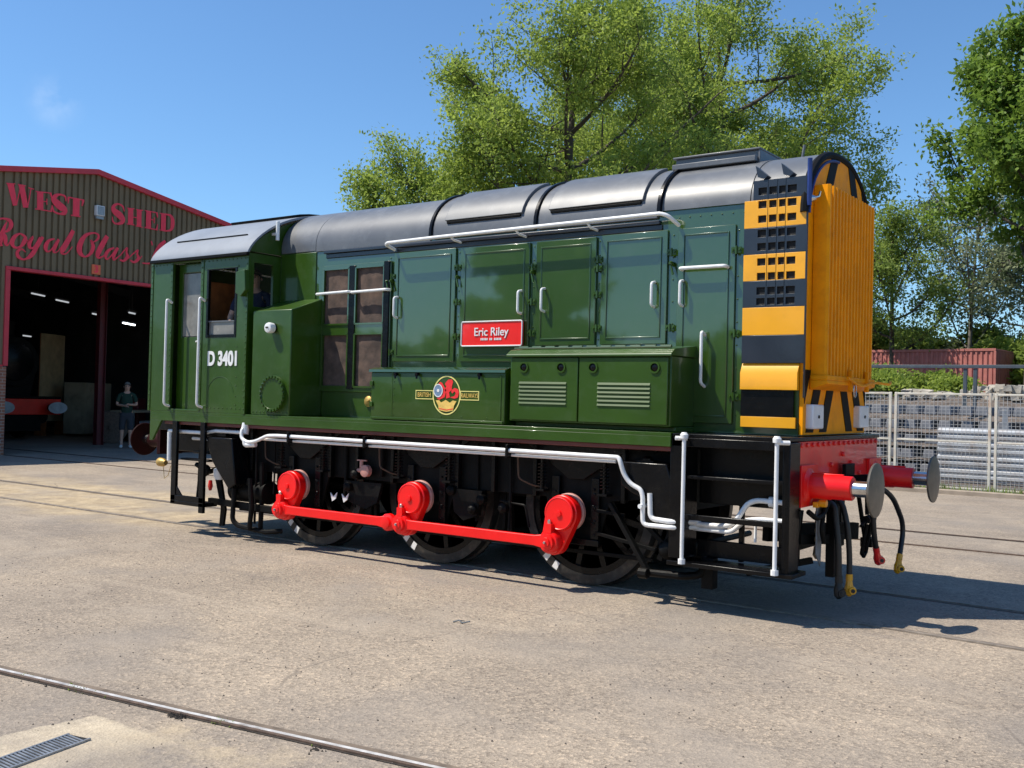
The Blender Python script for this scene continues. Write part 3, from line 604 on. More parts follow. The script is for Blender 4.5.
flat(bar(.02, .245)+bar(.58, .805), 'paleyellow', 'crest_scroll', lb)
B(text_mb('BRITISH', .062, (.13, Y0-.001, 1.704), (1, 0, 0), (0, 0, 1), depth=.001, xs=.8), 'crest_lettering', 'gold', lb, 0); B(text_mb('RAILWAYS', .062, (.692, Y0-.001, 1.704), (1, 0, 0), (0, 0, 1), depth=.001, xs=.7), 'crest_lettering', 'gold', lb, 0)
cp = lambda L_: [cs(*p) for p in L_]
flat([cp(p) for p in ([(400, 200), (430, 178), (460, 195), (490, 250), (520, 300), (500, 400), (420, 440), (380, 420), (470, 360), (480, 290), (440, 230)], [(520, 170), (550, 140), (600, 140), (615, 175), (600, 240), (600, 290), (560, 330), (575, 400), (520, 420), (520, 340), (495, 290), (520, 240), (495, 210)], [(600, 290), (640, 262), (690, 280), (705, 330), (690, 400), (640, 420), (575, 400), (640, 380), (660, 340), (640, 310), (610, 345), (590, 320)])], 'crestred', 'crest_lion', lb)
flat([cp([(340+62+62*math.cos(t), 305+88*math.sin(t)) for t in lin(0, 6.02, 22)])], 'crestblue', 'crest_wheel', lb, Y0-.002)
flat([p for p in ring(*cs(402, 305), .058, .064, .009, 24)]+[cp([(402+18*math.cos(t), 305+24*math.sin(t)) for t in lin(0, 5.8, 12)])], 'white', 'crest_wheel_rim', lb, Y0-.0035)
flat([cp([(370, 450), (420, 445), (450, 480), (520, 440), (580, 480), (620, 445), (675, 455), (640, 520), (630, 590), (530, 612), (420, 590), (410, 520)])], 'gold', 'crest_crown', lb, Y0-.0035)
flat([cp([(425, 560), (530, 580), (630, 560), (628, 572), (530, 592), (425, 572)])], 'crestred', 'crown_band', lb, Y0-.005)
a = MB(); a.prism(rounded([(.25, 2.20), (.99, 2.20), (.99, 2.44), (.25, 2.44)], .02), 1, -.865, -.835); npl = B(a, 'nameplate', 'plated', bevel=.004)
fr_ = rounded([(.25, 2.20), (.99, 2.20), (.99, 2.44), (.25, 2.44)], .02); a = MB(); a.tube([(x, -.867, z) for x, z in fr_], .007, 6, closed=True); B(a, 'plate_border', 'platewhite', npl, 0)
B(text_mb('Eric Riley', .115, (.62, -.869, 2.335), (1, 0, 0), (0, 0, 1), depth=.003, bold=.0008, xs=.97), 'plate_lettering', 'platewhite', npl, 0)
a = MB()
for i, x in enumerate(lin(.50, .74, 14)): 
    if i not in (5, 8): a.box(x-.006, x+.006, -.869, -.866, 2.255, 2.277)
B(a, 'plate_small_lettering', 'platewhite', npl, 0)

# ================================================================== running gear
a = MB()
fp = [(-3.18, 1.29), (-3.18, .95), (-2.75, .78)]
for i in (-1, 0, 1): fp += [(i*W-.34, .80), (i*W-.26, .55), (i*W-.22, .45), (i*W+.22, .45), (i*W+.26, .55), (i*W+.34, .80)]
fp += [(2.55, .86), (2.86, .86), (2.86, 1.29)]
for s_ in (-1, 1): a.prism(fp, 1, s_*1.0-.014, s_*1.0+.014)
frm = B(a, 'main_frame', 'blackmatt', bevel=.004)
a = MB()
for x in (-2.62, -1.35, -.95, -.45, .40, .84, 1.32, 2.25):
    a.box(x-.02, x+.02, -1.075, -1.0145, .80, 1.285)
for i in (-1, 0, 1):
    x = i*W; a.box(x-.25, x-.17, -1.06, -1.015, .46, 1.0); a.box(x+.17, x+.25, -1.06, -1.015, .46, 1.0)
    a.prism([(x-.55, 1.285), (x-.08, .98), (x+.08, .98), (x+.55, 1.285)], 1, -1.05, -1.015)
    a.box(x-.26, x+.26, -1.07, -1.015, .40, .455)
    for z in (.6, .75, .9): a.cyl((x+.2, -1.06, z), (x+.2, -1.075, z), .014, 6)
B(a, 'frame_stay', 'black', frm, .004)
q = rivets([(x, -1.014, z) for x in lin(-3.1, 2.8, 46) for z in (1.265,)]+[(i*W+dx, -1.0605, z) for i in (-1, 0, 1) for dx in (-.21, .21) for z in (.5, .62, .74, .86)], .014); B(q, 'frame_bolts', 'black', frm, 0)
for i in (-1, 0, 1):
    for sx_ in (-1, 1):
        xx = i*W+sx_*.33
        a = MB(); a.tube([(xx, -1.10, 1.18), (xx, -1.10, .86)], .016, 8)
        for k in range(7): a.tube([(xx+.038*math.cos(t), -1.10+.038*math.sin(t), .90+.03*k+.03*t/6.28) for t in lin(0, 6.28, 9)], .006, 5)
        a.box(xx-.05, xx+.05, -1.15, -1.05, .855, .875); B(a, 'spring_hanger', 'black', frm, 0)
    a = MB(); a.tube(rpath([(i*W-.62, -1.09, 1.22), (i*W-.60, -1.09, .95), (i*W-.45, -1.09, .90), (i*W-.28, -1.08, .88)], .04), .009, 6); B(a, 'oil_pipe', 'railbrown', frm, 0)
a = MB()
for i in (-1, 0, 1):
    for k in range(6):
        L_ = .46-.06*k; a.obar((i*W-L_, -.93, .98+.028*k+.03), (i*W, -.93, .95+.028*k), .09, .024); a.obar((i*W, -.93, .95+.028*k), (i*W+L_, -.93, .98+.028*k+.03), .09, .024)
    a.box(i*W-.06, i*W+.06, -.99, -.87, .93, 1.13)
B(a, 'leaf_spring', 'blackmatt', frm, 0)
a = MB()
for x in (-2.9, 0, 2.6): a.box(x-.05, x+.05, -.98, .98, .85, 1.28)
a.box(-2.9, 2.6, -.5, .5, .72, 1.25); B(a, 'frame_cross_member', 'dark', frm)
def wheel(x, s_, mark):
    yo = s_*.84; yi = s_*.705
    a = MB(); ax = (0, s_, 0)
    a.lathe([(.60, 0), (.715, 0), (.715, .03), (.690, .035), (.686, .14), (.60, .14), (.60, .0)], (x, s_*.70, .698), ax, 64); wh = B(a, 'driving_wheel', 'tyre', None, 0, 40)
    a = MB(); a.lathe([(.54, 0), (.61, 0), (.61, .11), (.54, .11), (.54, 0)], (x, s_*.715, .698), ax, 64)
    a.lathe([(.13, 0), (.13, .16), (.05, .16)], (x, s_*.70, .698), ax, 24)
    for k in range(12):
        t = 2*math.pi*k/12+.13+x; c, sn = math.cos(t), math.sin(t)
        a.obar((x+c*.11, s_*.77, .698+sn*.11), (x+c*.55, s_*.77, .698+sn*.55), .055, .06, (0, 1, 0))
    a.prism([(x+.57*math.cos(t), .698+.57*math.sin(t)) for t in lin(.5, 2.0, 12)], 1, s_*.775-.03, s_*.775+.03)
    B(a, 'wheel_centre', 'black', wh, 0, 40)
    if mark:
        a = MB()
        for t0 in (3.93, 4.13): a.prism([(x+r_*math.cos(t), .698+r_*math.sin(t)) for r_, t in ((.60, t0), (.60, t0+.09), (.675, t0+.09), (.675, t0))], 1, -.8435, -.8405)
        B(a, 'painted_sun_spot', 'white', wh, 0)  # white patches paint in sun spots on the lower tyre
for i in (-1, 0, 1):
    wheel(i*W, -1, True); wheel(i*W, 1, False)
    a = MB(); a.cyl((i*W, -.98, .686), (i*W, .98, .686), .09, 20); B(a, 'axle', 'blackmatt', None, 0)
PX, PZ = -.0825, -.255
for i in (-1, 0, 1):
    x = i*W-.025
    for s_ in (-1,):
        a = MB(); a.lathe([(.168, 0), (.168, .03), (.158, .04)], (x+.004, -1.105, .69), (0, -1, 0), 40); B(a, 'crank_backing_disc', 'pink', None, 0)
        # crank web: boss round the axle blended into a lobe round the pin
        def web(r1, r2):
            d = math.hypot(PX, PZ); th = math.atan2(PZ, PX); out = []
            al = math.acos((r1-r2)/d)
            for t in lin(th+al, th+2*math.pi-al, 26): out.append((x+r1*math.cos(t), .686+r1*math.sin(t)))
            for t in lin(th-al, th+al, 16): out.append((x+PX+r2*math.cos(t), .686+PZ+r2*math.sin(t)))
            return out
        a = MB(); a.prism(web(.162, .122), 1, -1.245, -1.148); cr = B(a, 'crank_web', 'red', None, .012, 40)
        a = MB(); a.lathe([(.152, 0), (.148, .035), (.138, .04), (.133, .036), (.03, .036), (.028, .05), (.012, .052)], (x, -1.245, .686), (0, -1, 0), 40); B(a, 'crank_boss', 'red', cr, 0)
        a = MB(); a.lathe([(.105, 0), (.105, .05), (.092, .07), (.075, .072), (.07, .10), (.045, .102), (.04, .115)], (x+PX, -1.25, .686+PZ), (0, -1, 0), 32); a.box(x+PX-.035, x+PX+.035, -1.325, -1.27, .686+PZ+.08, .686+PZ+.16); B(a, 'rod_bearing', 'red', cr, .0)
        a = MB(); a.lathe([(.014, 0), (.014, .02), (.008, .028)], (x+PX, -1.36, .686+PZ), (0, -1, 0), 6); a.lathe([(.016, 0), (.018, .03), (.01, .04)], (x+PX, -1.30, .686+PZ+.158), (0, 0, 1), 8); B(a, 'oil_cup', 'steel', cr, 0)
zr = .686+PZ
def rod(xa, xb):
    a = MB(); n = 1.0
    pr = [(xa+.05, zr-.055), (xa+.16, zr-.045), (xb-.18, zr-.045), (xb-.08, zr-.06), (xb-.08, zr+.06), (xb-.18, zr+.045), (xa+.16, zr+.045), (xa+.05, zr+.055)]
    a.prism(pr, 1, -1.315, -1.265); return a
PX -= .025
B(rod(-W+PX, PX-.13), 'coupling_rod', 'red', bevel=.006); B(rod(PX-.02, W+PX+.02), 'coupling_rod', 'red', bevel=.006)
a = MB(); a.lathe([(.085, 0), (.085, .05), (.06, .06), (.055, .085), (.03, .09)], (PX-.175, -1.255, zr), (0, -1, 0), 28); a.box(PX-.14, PX, -1.31, -1.262, zr-.05, zr+.05); B(a, 'rod_knuckle', 'red', None, .0)

# ---- white conduit pipes
def pipe(pts, r, name='white_pipe', m='white', rad=.05): a = MB(); a.tube(rpath(pts, rad), r, 12); return B(a, name, m, None, 0)
pipe([(-2.51, -1.20, 1.32), (-2.51, -1.31, 1.28), (-2.49, -1.33, 1.17), (-2.38, -1.33, 1.13), (-2.24, -1.33, 1.15), (-2.06, -1.33, 1.218), (-1.9, -1.33, 1.225), (2.35, -1.33, 1.215), (2.37, -1.33, 1.17), (2.39, -1.31, 1.08), (2.44, -1.29, 1.0), (2.54, -1.28, .955), (2.56, -1.28, .90), (2.565, -1.28, .665), (2.84, -1.28, .665), (2.98, -1.1, .665)], .020)
pipe([(-2.51, -1.25, 1.34), (-2.51, -1.27, 1.22)], .045); pipe([(-2.43, -1.33, 1.15), (-2.42, -1.33, 1.10), (-2.28, -1.30, 1.11)], .028)
pipe([(-2.20, -1.29, 1.175), (2.3, -1.29, 1.175)], .014)
pipe([(2.62, -1.27, .93), (2.63, -1.27, .72), (2.84, -1.27, .71), (3.0, -1.1, .71)], .022)
pipe([(2.9, -1.12, .695), (3.20, -1.12, .695), (3.30, -1.12, .72), (3.42, -1.12, .90), (3.50, -1.12, .93), (3.75, -1.12, .925)], .022)
pipe([(2.9, -1.10, .655), (3.28, -1.12, .655), (3.42, -1.15, .77), (3.55, -1.15, .785), (3.80, -1.15, .785)], .019)
a = MB(); a.cyl((3.60, -1.12, .925), (3.64, -1.12, .925), .042, 10); a.cyl((3.5, -1.15, .785), (3.5, -1.15, .60), .012, 6); a.cyl((2.56, -1.33, .82), (2.56, -1.22, .82), .02, 8); B(a, 'pipe_union', 'white', None, 0)
for x in (-1.70, -.58, 1.20):
    a = MB(); a.box(x-.012, x+.012, -1.365, -1.26, 1.155, 1.27); B(a, 'pipe_clip', 'black', None, .002)
# ---- sandboxes / frame brackets
a = MB(); a.prism([(2.32, 1.18), (2.76, 1.18), (2.84, .98), (2.83, .70), (2.68, .72), (2.60, .86), (2.44, .92), (2.33, .98)], 1, -1.26, -1.03); sb_ = B(a, 'sand_hopper', 'black', bevel=.012)
a = MB(); a.prism([(-3.20, 1.16), (-2.74, 1.16), (-2.66, .64), (-2.78, .58), (-3.08, .88)], 1, -1.26, -1.03); B(a, 'sand_hopper', 'black', bevel=.012)
for x in (-3.0, 2.53):
    a = MB(); a.lathe([(.05, 0), (.05, .03), (.02, .05)], (x, -1.15, 1.18), (0, 0, 1), 12); a.box(x-.08, x+.08, -1.2, -1.1, 1.175, 1.195); B(a, 'hopper_lid', 'black', None, 0)
a = MB(); a.lathe([(.055, 0), (.075, .05), (.075, .12), (.02, .15)], (-3.13, -1.1, .66), (0, 0, 1), 14); B(a, 'white_filter_bowl', 'white', None, 0)
# ---- brake and hanging gear
a = MB()
for (p, q, w_, h_) in (((2.16, -1.12, .80), (2.56, -1.16, .26), .05, .04), ((1.98, -1.05, .52), (2.60, -1.1, .44), .04, .03), ((2.0, -1.08, .72), (2.28, -1.08, .70), .03, .03), ((2.75, -1.1, .62), (2.64, -1.1, .36), .05, .05), ((2.4, -1.05, .7), (2.7, -1.05, .45), .04, .04)): a.obar(p, q, w_, h_)
a.tube(rpath([(2.50, -1.15, .25), (2.90, -1.15, .26), (3.02, -1.1, .28), (3.03, -1.05, .42)], .05), .032, 10); a.cyl((2.5, -1.2, .25), (2.58, -1.2, .25), .045, 10); a.lathe([(.04, 0), (.085, .04), (.085, .12), (.05, .18)], (2.68, -1.15, .42), (.3, 0, .2), 12)
a.box(3.02, 3.12, -1.1, -1.0, .17, .42)
B(a, 'brake_linkage', 'blackmatt', None, .003)
a = MB()
for i in (-1, 0, 1):
    x = i*W+.80
    if i < 1:
        a.prism([(x+.06*math.cos(0)-.06+dx, z) for dx, z in ((-.055, .95), (.0, .96), (.03, .7), (.0, .42), (-.09, .40), (-.05, .55), (-.035, .7))], 1, -.83, -.73)
    xx = i*W+.86; a.obar((xx, -.86, 1.2), (xx-.02, -.86, .36), .05, .03, (1, 0, 0)); a.cyl((xx-.02, -.9, .40), (xx-.02, .9, .40), .03, 8)
    a.obar((i*W-.86, -.9, 1.1), (i*W-.80, -.9, .42), .05, .04, (1, 0, 0))
a.obar((-2.9, -.98, .33), (2.5, -.98, .33), .03, .035); a.obar((-3.3, -1.1, .40), (-2.1, -1.1, .38), .06, .07)
B(a, 'brake_rigging', 'blackmatt', None, .003)
for (x, z0, z1, y, r_) in ((-2.5, .2, 1.2, -1.1, .014), (-2.25, .55, 1.25, -1.05, .01), (-2.42, .15, .9, -1.08, .028), (.62, .5, 1.25, -1.03, .012), (1.02, .45, 1.25, -1.04, .014), (-1.0, .5, 1.25, -1.03, .012), (-1.15, .6, 1.2, -1.03, .02), (-.62, .85, 1.25, -1.04, .02)): a = MB(); a.tube([(x, y, z1), (x+.01, y, (z0+z1)/2), (x, y, z0)], r_, 8); B(a, 'hanging_rod', 'blackmatt', None, 0)
a = MB(); a.tube(rpath([(-2.80, -1.15, .60), (-2.80, -1.17, .22), (-2.72, -1.15, .16), (-2.3, -1.1, .12), (-2.15, -1.0, .14)], .05), .028, 8)
B(a, 'sanding_pipe', 'blackmatt', None, 0)
a = MB(); a.tube([(-2.5, -1.18, .72), (-2.46, -1.18, .4), (-2.49, -1.18, .14)], .028, 8)
B(a, 'sanding_pipe', 'blackmatt', None, 0)
a = MB(); a.tube(rpath([(.9, -1.03, .72), (1.2, -1.04, .70), (1.25, -1.04, .5)], .03), .012, 6)
B(a, 'oil_pipe', 'blackmatt', None, 0)
for (x, z) in ((.35, .78), (.72, .72), (.62, .62), (.98, .66), (-.95, .86), (-1.05, .72), (-2.75, .74), (-2.6, .66)):
    a = MB(); a.lathe([(.03, 0), (.05, .03), (.05, .09), (.02, .12)], (x, -1.02, z), (0, -1, 0), 10); B(a, 'lubricator', 'blackmatt', None, 0)
a = MB(); a.prism([(-1.12, .78), (-.60, .78), (-.66, .58), (-.82, .50), (-1.06, .56)], 1, -1.06, -1.02); B(a, 'brake_hanger_plate', 'blackmatt', None, 0)
a = MB(); a.prism([(.35, .80), (.72, .80), (.66, .56), (.50, .50), (.38, .58)], 1, -1.08, -1.02)
B(a, 'brake_hanger_plate', 'blackmatt', None, 0)
a = MB(); a.prism([(-3.32, .66), (-3.22, .66), (-3.12, .30), (-3.15, .11), (-3.22, .10), (-3.20, .32)], 1, -1.02, -.99)
B(a, 'guard_iron', 'blackmatt', None, 0)
a = MB(); a.lathe([(.062, 0), (.062, .05), (.03, .06)], (-.80, -1.06, .90), (0, -1, 0), 20); a.cyl((-.87, -1.08, .88), (-.87, -1.08, 1.0), .02, 8); a.box(-.93, -.80, -1.09, -1.07, 1.0, 1.012); a.cyl((-.92, -1.08, .9), (-.78, -1.08, .9), .022, 8); B(a, 'pink_drain_cock', 'pink', None, 0)
for (x, z) in ((-1.1, .55), (-1.27, .55)): a = MB(); a.prism([(x, z), (x+.05, z+.03), (x+.07, z+.1), (x+.02, z+.05), (x-.03, z+.09)], 1, -1.10, -1.09); B(a, 'pale_label_tag', 'white', None, 0)
# ---- steps at both ends
def steps(xa, xb, zbot, front):
    a = MB(); yo = -1.29
    if front:
        a.box(2.80, 2.94, -1.27, -1.04, .42, 1.40); a.box(3.76, 3.82, -1.275, -1.06, .36, 1.40)
        a.box(2.80, 3.86, -1.30, -1.0, .365, .40); a.box(2.94, 3.76, -1.25, -1.0, 1.07, 1.10); a.box(2.94, 3.75, -1.0, -.97, .86, 1.40)
        a.box(2.94, 3.76, -1.27, -1.22, .74, .785); a.box(2.94, 3.76, -1.02, -.98, .42, .56)
        a.box(3.28, 3.32, -.97, -.93, .4, 1.3); a.prism([(3.6, .86), (3.8, .86), (3.75, .40), (3.62, .40)], 1, -.95, -.90)
    else:
        a.box(-3.80, -3.71, -1.29, -1.25, .35, 1.325); a.box(-3.27, -3.19, -1.29, -1.25, .27, 1.325); a.box(-3.80, -3.19, -1.29, -1.08, .34, .385); a.box(-3.80, -3.19, -1.29, -1.25, .385, .45)
        a.prism([(-3.71, .45), (-3.71, .56), (-3.60, .45)], 1, -1.28, -1.26); a.box(-3.75, -3.22, -1.2, -1.1, .86, .885); a.obar((-3.75, -1.0, .95), (-3.2, -1.0, .95), .03, .03); a.box(-4.2, -3.2, -.98, -.95, .95, 1.3)
    return B(a, 'step_frame', 'black', None, .005)
steps(0, 0, 0, True); steps(0, 0, 0, False)
for x in (2.955, 3.735):
    a = MB(); a.tube([(x, -1.335, 1.43), (x, -1.335, .405)], .0165, 12); a.lathe([(.032, 0), (.034, .03), (.02, .05)], (x, -1.335, 1.40), (0, 0, 1), 12)
    a.cyl((x-.08 if x < 3 else x, -1.335, 1.40), (x if x < 3 else x+.08, -1.28, 1.40), .018, 8); a.cyl((x, -1.335, .43), (x, -1.335, .39), .03, 10); B(a, 'step_handrail', 'white', None, 0)
a = MB(); a.tube([(-3.87, -1.27, 1.19), (-3.865, -1.27, .85)], .028, 12); a.tube([(-3.98, -1.2, 1.20), (-3.3, -1.2, 1.20), (-3.1, -1.2, 1.23), (-2.6, -1.2, 1.23)], .022, 10); a.tube([(-3.65, -1.1, 1.12), (-3.25, -1.1, 1.12)], .02, 8); B(a, 'rear_white_pipe', 'white', None, 0)
a = MB(); a.lathe([(.03, 0), (.05, .04), (.055, .12), (.03, .16)], (-4.0, -1.22, .81), (-1, 0, .05), 12); a.tube([(-4.05, -1.22, .78), (-4.02, -1.22, .62), (-3.95, -1.22, .66), (-3.9, -1.22, .78)], .004, 5); B(a, 'brass_hose_coupling', 'brass', None, 0)
a = MB(); a.tube([(-3.55, -1.05, .95), (-3.56, -1.05, .6), (-3.58, -1.05, .42)], .03, 8); a.tube(rpath([(-3.7, -1.0, .8), (-3.45, -1.0, .72), (-3.25, -1.0, .8)], .05), .03, 8); a.lathe([(.06, 0), (.08, .05), (.04, .1)], (-3.42, -1.05, .75), (0, -1, 0), 10); B(a, 'rear_air_pipework', 'blackmatt', None, 0)
a = MB(); a.lathe([(.015, 0), (.03, .05), (.02, .12)], (-3.30, -1.1, .52), (0, 0, 1), 8); B(a, 'red_tap', 'plated', None, 0)
a = MB(); a.box(-3.75, -3.2, -1.04, -1.0, .30, .33); B(a, 'lower_red_bar', 'solebar', None, 0) if False else None

# ---- buffer beams, buffers
def beam(x, s_):
    a = MB(); a.prism([(-1.05, .90), (-1.05, 1.402), (1.0, 1.402), (1.0, .90), (.5, .90), (.4, .96), (-.4, .96), (-.5, .90)], 0, min(x, x-s_*.035), max(x, x-s_*.035))
    for y in lin(-1.0, .95, 16): a.lathe([(.02, 0), (.018, .014), (.006, .02)], (x, y, 1.375), (s_, 0, 0), 8)
    for y, z in ((-.3, 1.2), (-.22, 1.08), (.22, 1.2), (.3, 1.08), (0, 1.28), (-.45, 1.1), (.45, 1.1)): a.lathe([(.022, 0), (.02, .02), (.006, .026)], (x, y, z), (s_, 0, 0), 8)
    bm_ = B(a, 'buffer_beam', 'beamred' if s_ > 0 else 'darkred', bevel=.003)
    for y in (-.87, .87):
        a = MB(); a.lathe([(.15, 0), (.15, .025), (.10, .05), (.10, .20), (.094, .21), (.094, .365), (.088, .375)], (x, y, 1.054), (s_, 0, 0), 36)
        a.box(min(x, x+s_*.03), max(x, x+s_*.03), y-.18, y+.18, .89, 1.22); 
        for k in range(3): a.box(min(x+s_*.03, x+s_*.3), max(x+s_*.03, x+s_*.3), y-.012, y+.012, 1.054+.09, 1.054+.105) if k == 0 else None
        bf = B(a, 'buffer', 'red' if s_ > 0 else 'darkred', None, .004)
        a = MB(); a.lathe([(.062, 0), (.062, .17)], (x+s_*.37, y, 1.054), (s_, 0, 0), 28); B(a, 'buffer_shank', 'steel', bf, 0)
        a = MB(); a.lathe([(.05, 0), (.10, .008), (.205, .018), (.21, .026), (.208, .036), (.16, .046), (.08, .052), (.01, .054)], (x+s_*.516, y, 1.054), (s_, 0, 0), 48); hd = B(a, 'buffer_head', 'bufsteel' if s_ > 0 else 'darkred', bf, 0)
    return bm_
beam(3.80, 1); bx = beam(-4.40, -1)
a = MB(); a.box(-4.37, -3.9, -1.1, 1.1, 1.2, 1.40); B(a, 'rear_platform', 'black')
a = MB(); a.lathe([(.02, 0), (.17, .03), (.17, 1.5), (.02, 1.53)], (-3.35, -.75, .98), (0, 1, 0), 24); B(a, 'air_reservoir', 'blackmatt', None, 0)
a = MB(); a.lathe([(.02, 0), (.13, .03), (.13, .62), (.02, .65)], (-2.98, -1.0, .55), (1, 0, 0), 20); a.box(-2.9, -2.45, -.98, -.9, .45, 1.2); B(a, 'vacuum_cylinder', 'blackmatt', None, 0)
a = MB(); a.box(3.56, 3.76, -.9, .9, .92, 1.38); B(a, 'front_drag_box', 'blackmatt')
# coupling hook, screw links, chains, hoses
a = MB(); a.box(3.84, 3.875, -.12, .12, .92, 1.20); a.prism(rounded([(3.86, 1.0), (3.86, 1.10), (4.02, 1.12), (4.10, 1.05), (4.06, .97), (4.02, 1.04), (3.97, 1.0)], .02), 1, -.03, .03); B(a, 'coupling_hook', 'blackmatt')
a = MB()
for s_ in (-1, 1): a.tube(rpath([(4.03, s_*.05, 1.04), (4.04, s_*.06, .78)], .02), .018, 8); a.tube(rpath([(4.04, s_*.06, .70), (4.0, s_*.055, .45)], .02), .018, 8)
a.cyl((4.04, -.1, .74), (4.04, .1, .74), .035, 10); a.cyl((4.04, -.05, .74), (4.04, -.22, .70), .014, 6); a.tube([(4.0, -.055, .45), (4.0, 0, .42), (4.0, .055, .45)], .018, 8); B(a, 'screw_coupling', 'blackmatt', None, 0)
M['chain'] = mat('rusty_chain', (.25, .19, .12), .6, metal=.4, var=.4, scale=30)
for (x, y, z0, n) in ((3.84, -.72, .86, 9), (4.0, .20, .88, 6)):
    a = MB()
    for k in range(n):
        z = z0-.035*k; q = [(x+(.011*math.cos(t) if k % 2 else 0), y+(0 if k % 2 else .011*math.cos(t)), z+.024*math.sin(t)) for t in lin(0, 5.5, 8)]; a.tube(q, .006, 5, closed=True)
    B(a, 'safety_chain', 'chain', None, 0)
a = MB(); a.lathe([(.01, 0), (.03, .03), (.02, .1)], (3.84, -.72, .46), (0, 0, 1), 8); B(a, 'chain_hook', 'chain', None, 0)
def hose(pts, r, fit, fcol, dirv=(0, 0, -1)):
    a = MB(); q = rpath(pts, .16, 8); a.tube(q, r, 12); h_ = B(a, 'brake_hose', 'rubber', None, 0)
    e = Vector(pts[-1]); d = (e-Vector(pts[-2])).normalized(); a = MB(); a.lathe([(r*1.2, -.03), (r*1.25, .02)], e, d, 10); a.lathe([(r*.9, 0), (r*1.3, .05), (r*1.6, .08), (r*1.4, .13), (r*.6, .15)], e, d, 10)
    f_ = e+d*.10; a.lathe([(.030, -.035), (.038, 0), (.030, .035)], f_+Vector((.02, 0, 0)), (.6, -.8, 0), 12); B(a, fit, fcol, h_, 0)
    a = MB(); a.lathe([(.016, -.04), (.016, .042)], f_+Vector((.02, 0, 0)), (.6, -.8, 0), 10); B(a, 'hose_seal', 'rubber', h_, 0)
hose([(3.82, -.48, .96), (3.96, -.48, .92), (4.02, -.50, .72), (4.03, -.47, .46), (4.03, -.47, .30)], .023, 'yellow_hose_end', 'yellow')
hose([(3.82, -.58, .92), (3.94, -.60, .90), (3.98, -.61, .60), (3.985, -.60, .45), (3.985, -.595, .29)], .025, 'black_hose_end', 'rubber')
hose([(3.86, -.10, 1.0), (4.04, -.12, 1.02), (4.10, -.10, .82), (4.10, -.06, .62), (4.10, .02, .48)], .023, 'red_hose_end', 'plated')
hose([(3.86, .14, 1.0), (4.0, .18, 1.03), (4.08, .52, .92), (4.10, .86, .62), (4.10, .72, .34)], .023, 'yellow_hose_end', 'yellow')
a = MB(); a.tube(rpath([(3.9, -.62, .92), (3.9, -.75, .82), (3.9, -.9, .80), (3.86, -.98, .86)], .04), .022, 8); a.tube(rpath([(3.9, -.70, .95), (3.9, -.78, .70), (3.9, -.72, .6)], .04), .02, 8)
a.box(3.60, 3.70, -.85, -.70, .40, .95); a.box(3.86, 3.93, -.56, -.50, .30, .95); a.box(3.86, 3.90, -.40, -.34, .35, .95); a.obar((3.5, -.95, .66), (3.9, .1, .62), .06, .14); a.box(3.60, 3.72, .25, .35, .45, .95); a.box(3.62, 3.72, -.8, .4, .52, .60); a.obar((3.3, -.85, .30), (3.75, -.55, .42), .05, .05); a.obar((3.75, -.85, .62), (3.95, -.4, .60), .03, .08)
a.tube([(3.88, .2, .95), (3.92, .28, .55)], .02, 8); a.box(3.90, 4.0, .22, .36, .47, .55)
B(a, 'end_pipework', 'blackmatt', None, .003)
a = MB(); a.prism([(-.80, .92), (-.80, .50), (-.70, .40), (-.66, .92)], 0, 3.862, 3.87); B(a, 'grey_bracket', 'galv', None, 0)
a = MB(); a.box(3.86, 3.90, -.88, -.70, .885, .93); a.lathe([(.03, 0), (.03, .06)], (3.9, -.84, .92), (1, 0, 0), 10); B(a, 'yellow_cock_bracket', 'yellow', None, .004)

# ================================================================== PEOPLE
def skin_mb(verts, edges, radii, sub=2, root=0):
    me = bpy.data.meshes.new('s'); me.from_pydata(verts, edges, []); o = bpy.data.objects.new('s', me); COL.objects.link(o)
    md = o.modifiers.new('k', 'SKIN'); md.use_smooth_shade = True
    for i, r in enumerate(radii):
        rr = r if isinstance(r, tuple) else (r, r); me.skin_vertices[0].data[i].radius = rr; me.skin_vertices[0].data[i].use_root = (i == root)
    sd = o.modifiers.new('u', 'SUBSURF'); sd.levels = sub; sd.render_levels = sub
    dg = bpy.context.evaluated_depsgraph_get(); dg.update(); m2 = bpy.data.meshes.new_from_object(o.evaluated_get(dg))
    a = MB(); a.add([tuple(v.co) for v in m2.vertices], [tuple(p.vertices) for p in m2.polygons]); bpy.data.objects.remove(o); bpy.data.meshes.remove(me); bpy.data.meshes.remove(m2); return a
M['skin'] = mat('skin', (.55, .31, .21), .55, var=.06, scale=9)
M['hairgrey'] = mat('grey_hair', (.16, .14, .12), .8, var=.2, scale=40)
M['hairdark'] = mat('brown_hair', (.06, .035, .02), .8, var=.2, scale=40)
M['polo'] = mat('dark_green_cloth', (.010, .038, .022), .85, var=.2, scale=14, bump=.3, bscale=20)
M['shorts'] = mat('dark_grey_cloth', (.035, .038, .045), .85, var=.2, scale=14, bump=.3, bscale=20)
M['socks'] = mat('white_cloth', (.6, .6, .58), .85, var=.08, scale=14)
M['navy'] = mat('navy_cloth', (.012, .016, .045), .85, var=.2, scale=14, bump=.3, bscale=20)
